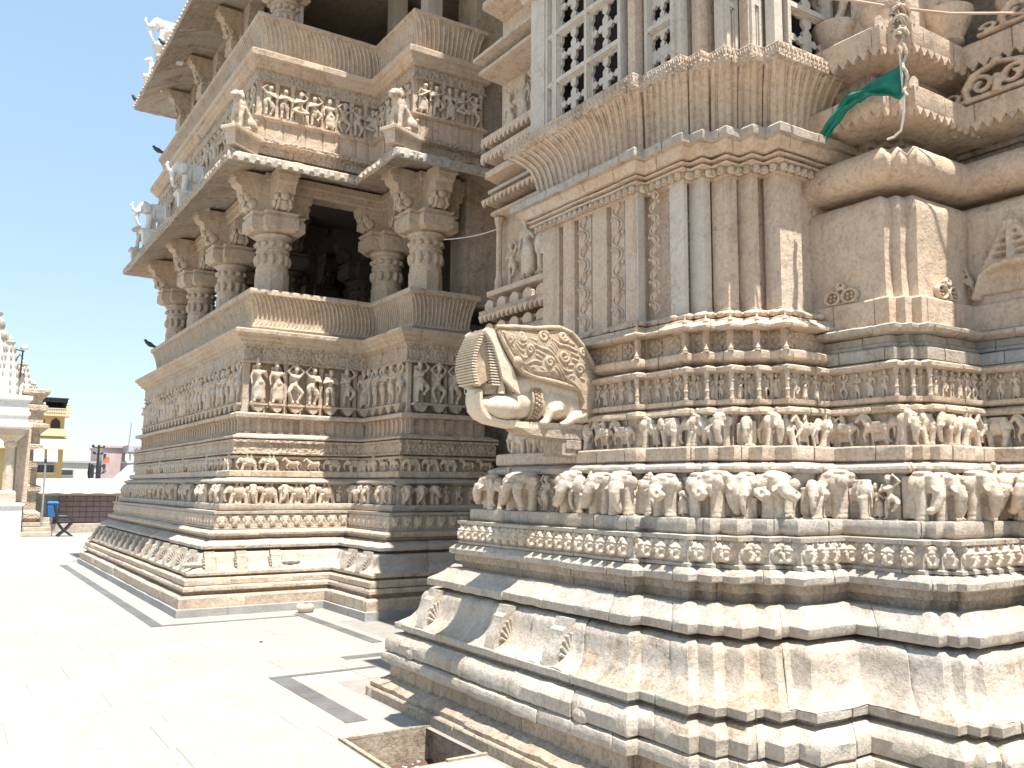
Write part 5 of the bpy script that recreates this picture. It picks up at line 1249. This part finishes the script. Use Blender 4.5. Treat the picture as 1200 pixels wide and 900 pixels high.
b = MB(); b.lathe([(.05, 0), (.05, .18), (.07, .2), (.04, .34), (.01, .42)], 8, (5.0, 32.3, .0)); tag(b.obj('yellow_post', M['yellow']), 'tiny yellow capped post by the right end of the shutter', 'post')

# yellow house
YH = thing('yellow_house', 'yellow house with arched balcony window and dark rooftop shelter rising behind the white canopy', 'house', (4.8, 57, 0))
b = MB(); b.box(2.5, 5.72, 55, 60, 0, 4.3); b.box(2.5, 5.70, 55.03, 60, 4.3, 5.42); b.obj('wall', M['yellow'], YH)
b = MB(); b.box(4.36, 5.38, 54.90, 55.02, 2.15, 2.27); b.box(4.36, 5.38, 54.9, 54.98, 3.02, 3.1); w_ = b.obj('window', M['cream'], YH)
b = MB(); b.box(4.42, 5.32, 54.95, 55.01, 2.27, 3.02); b.obj('pane', M['glass'], w_)
for k in range(5): b = MB(); b.box(4.44+k*.21, 4.47+k*.21, 54.93, 54.95, 2.27, 3.02); b.obj('bar', M['timber'], w_)
b = MB(); b.prism([(54.2, 3.52), (54.2, 3.60), (54.95, 4.22), (56, 4.25), (56, 3.9), (54.95, 3.75)], 2.4, 6.2, 'x'); b.obj('sloping_eave', M['cream'], YH)
b = MB(); b.box(2.4, 5.85, 54.75, 55.6, 4.28, 4.36); b.box(2.4, 5.85, 54.75, 54.85, 4.36, 4.70)
b.obj('balcony', M['cream'], YH)
b = MB(); b.prism([(5.02, 4.70), (5.48, 4.70), (5.48, 5.05), (5.42, 5.18), (5.33, 5.24), (5.25, 5.30), (5.17, 5.24), (5.08, 5.18), (5.02, 5.05)], 54.98, 55.05); b.obj('arched_window', M['hole'], YH)
b = MB(); b.box(3.9, 4.7, 54.99, 55.1, 4.7, 5.2); b.obj('dark_opening', M['hole'], YH)
b = MB(); b.box(2.4, 5.95, 54.7, 55.8, 5.40, 5.50); b.box(2.4, 5.9, 54.72, 54.8, 5.78, 5.84)
for k in range(20): b.lathe([(.03, 5.5), (.05, 5.6), (.03, 5.78)], 6, (4.2+k*.088, 54.76, 0))
b.obj('balustrade', M['cream'], YH)
for x in (4.62, 5.8): b = MB(); b.box(x-.09, x+.09, 54.7, 54.88, 5.5, 5.95); b.lathe([(.1, 5.95), (.05, 6.0), (.08, 6.06), (.02, 6.14)], 8, (x, 54.79, 0)); b.obj('roof_post', M['cream'], YH)
b = MB(); b.box(3.9, 5.85, 54.95, 58, 6.38, 6.44); b.obj('roof_shelter', M['black'], YH)
b = MB(); b.box(5.75, 5.8, 55.0, 58, 5.5, 6.38); b.box(3.9, 5.8, 57.9, 58, 5.5, 6.38); b.box(3.9, 5.8, 55.0, 55.03, 6.2, 6.38); b.obj('shelter_curtain', M['black'], YH)
# pale houses and clutter
def house(label, x0, x1, y0, z1, mat, win, roof=None, cat='house'):
    t = thing('distant_house', label, cat, ((x0+x1)/2, y0, 0)); b = MB(); b.box(x0, x1, y0, y0+5, 0, z1); b.obj('wall', M[mat], t)
    b = MB(); b.box(x0-.1, x1+.1, y0-.12, y0+5.1, z1, z1+.12); b.obj('roof', M[roof or mat], t)
    for (a, c, e, f) in win:
        b = MB(); b.box(a-.05, c+.05, y0-.05, y0+.03, e-.05, f+.05); w = b.obj('window', M['greyp'], t); b = MB(); b.box(a, c, y0-.06, y0-.05, e, f); b.obj('pane', M['glass'], w)
    return t
house('low white house between the yellow house and the dark pole', 5.9, 8.2, 60.5, 2.95, 'whitep', [(6.2, 6.9, 2.2, 2.5)], 'greyp')
house('pink house with small dark corner balcony, seen over the canopy', 8.7, 10.1, 62, 4.0, 'pink', [(8.75, 8.95, 3.2, 3.6), (8.75, 8.95, 2.6, 2.95)])
house('grey concrete house with open roof frame right of the pink one', 9.95, 13, 60, 3.0, 'greyp', [(10.2, 10.7, 2.2, 2.7)], 'whitep')
FRM = thing('roof_frame', 'pale flat rooftop slab on thin posts above the grey concrete house', 'roof frame', (11, 60.5, 3.1))
for x in (10.05, 10.6, 11.3, 12): b = MB(); b.box(x, x+.1, 60.2, 60.3, 3.1, 3.7); b.obj('post', M['greyp'], FRM)
b = MB(); b.bev(9.9, 13, 60, 63, 3.68, 4.15, .03); b.obj('slab', M['greyp'], FRM)
b = MB(); b.tube([(9.9, 60, 3.6), (10.03, 60, 5.55)], .035, 6); tag(b.obj('antenna_mast', M['metal']), 'thin leaning antenna mast above the pink and grey roofs', 'mast')
PL = thing('utility_pole', 'dark utility pole with crossarms and wires between the white and pink houses', 'pole', (7.95, 58, 0))
b = MB(); b.tube([(7.9, 58, 0), (7.95, 58, 4.0)], [.09, .06], 8); b.obj('post', M['black'], PL)
for (z, l) in ((3.85, .3), (3.45, .22), (2.7, .3), (2.3, .35)): b = MB(); b.box(7.93-l, 7.93+l, 57.95, 58.05, z-.03, z+.03); b.ball((7.93-l, 58, z+.08), .09, 7, 5); b.ball((7.93+l, 58, z+.06), .07, 7, 5); b.obj('crossarm', M['black'], PL)
b = MB(); b.box(7.5, 7.75, 57.9, 58.1, 2.0, 2.7); b.tube([(7.6, 58, 1.5), (7.45, 58, 2.3), (7.5, 58, 2.9)], .05, 5); b.obj('transformer_box', M['black'], PL)
TN = thing('violet_sheet_tent', 'pale violet sheet stretched to a peak before the pink house', 'tent', (8.9, 55, 0))
b = MB(); b.add([(8.2, 54, 1.5), (10.4, 54, 1.5), (10.4, 57, 1.5), (8.2, 57, 1.5), (9.2, 55.5, 2.75), (9.6, 55.5, 2.8)], [(0, 1, 5, 4), (1, 2, 5), (2, 3, 4, 5), (3, 0, 4), (3, 2, 1, 0)]); b.obj('sheet', M['violet'], TN); b = MB(); b.box(8.4, 10.2, 54.4, 56.6, 0, 1.49); b.obj('stall', M['whitep'], TN)
b = MB(); b.v = [(8.35, 59, 2.9), (8.75, 59, 3.0), (8.7, 59.02, 3.35), (8.45, 59, 3.25)]; b.f = [(0, 1, 2, 3)]
OF = thing('orange_flag', 'small orange flag flying near the dark pole', 'flag', (8.35, 59, 0)); o = b.obj('cloth', M['orange'], OF); md = o.modifiers.new('t', 'SOLIDIFY'); md.thickness = .02
b = MB(); b.tube([(8.33, 59, 0), (8.33, 59, 3.5)], .03, 6); b.obj('staff', M['greyp'], OF)
BU = thing('small_tree', 'small green bush on the roof edge beside the hall corner', 'bush', (11.6, 60.6, 3.0))
b = MB(); b.tube([(11.2, 59.6, 2.9), (11.2, 59.6, 3.6)], .05, 6); b.obj('trunk', M['timber'], BU)
b = MB()
for k in range(220):
    p = Vector((11.2, 59.6, 3.85))+Vector((random.gauss(0, .3), random.gauss(0, .3), random.gauss(0, .2))); a = Vector((random.uniform(-1, 1), random.uniform(-1, 1), random.uniform(-1, 1))).normalized()*.1; c = a.orthogonal().normalized()*.05
    b.add([p-a, p+c, p+a, p-c], [(0, 1, 2, 3)])
b.obj('crown', M['leaf'], BU)
bpy.context.view_layer.update()
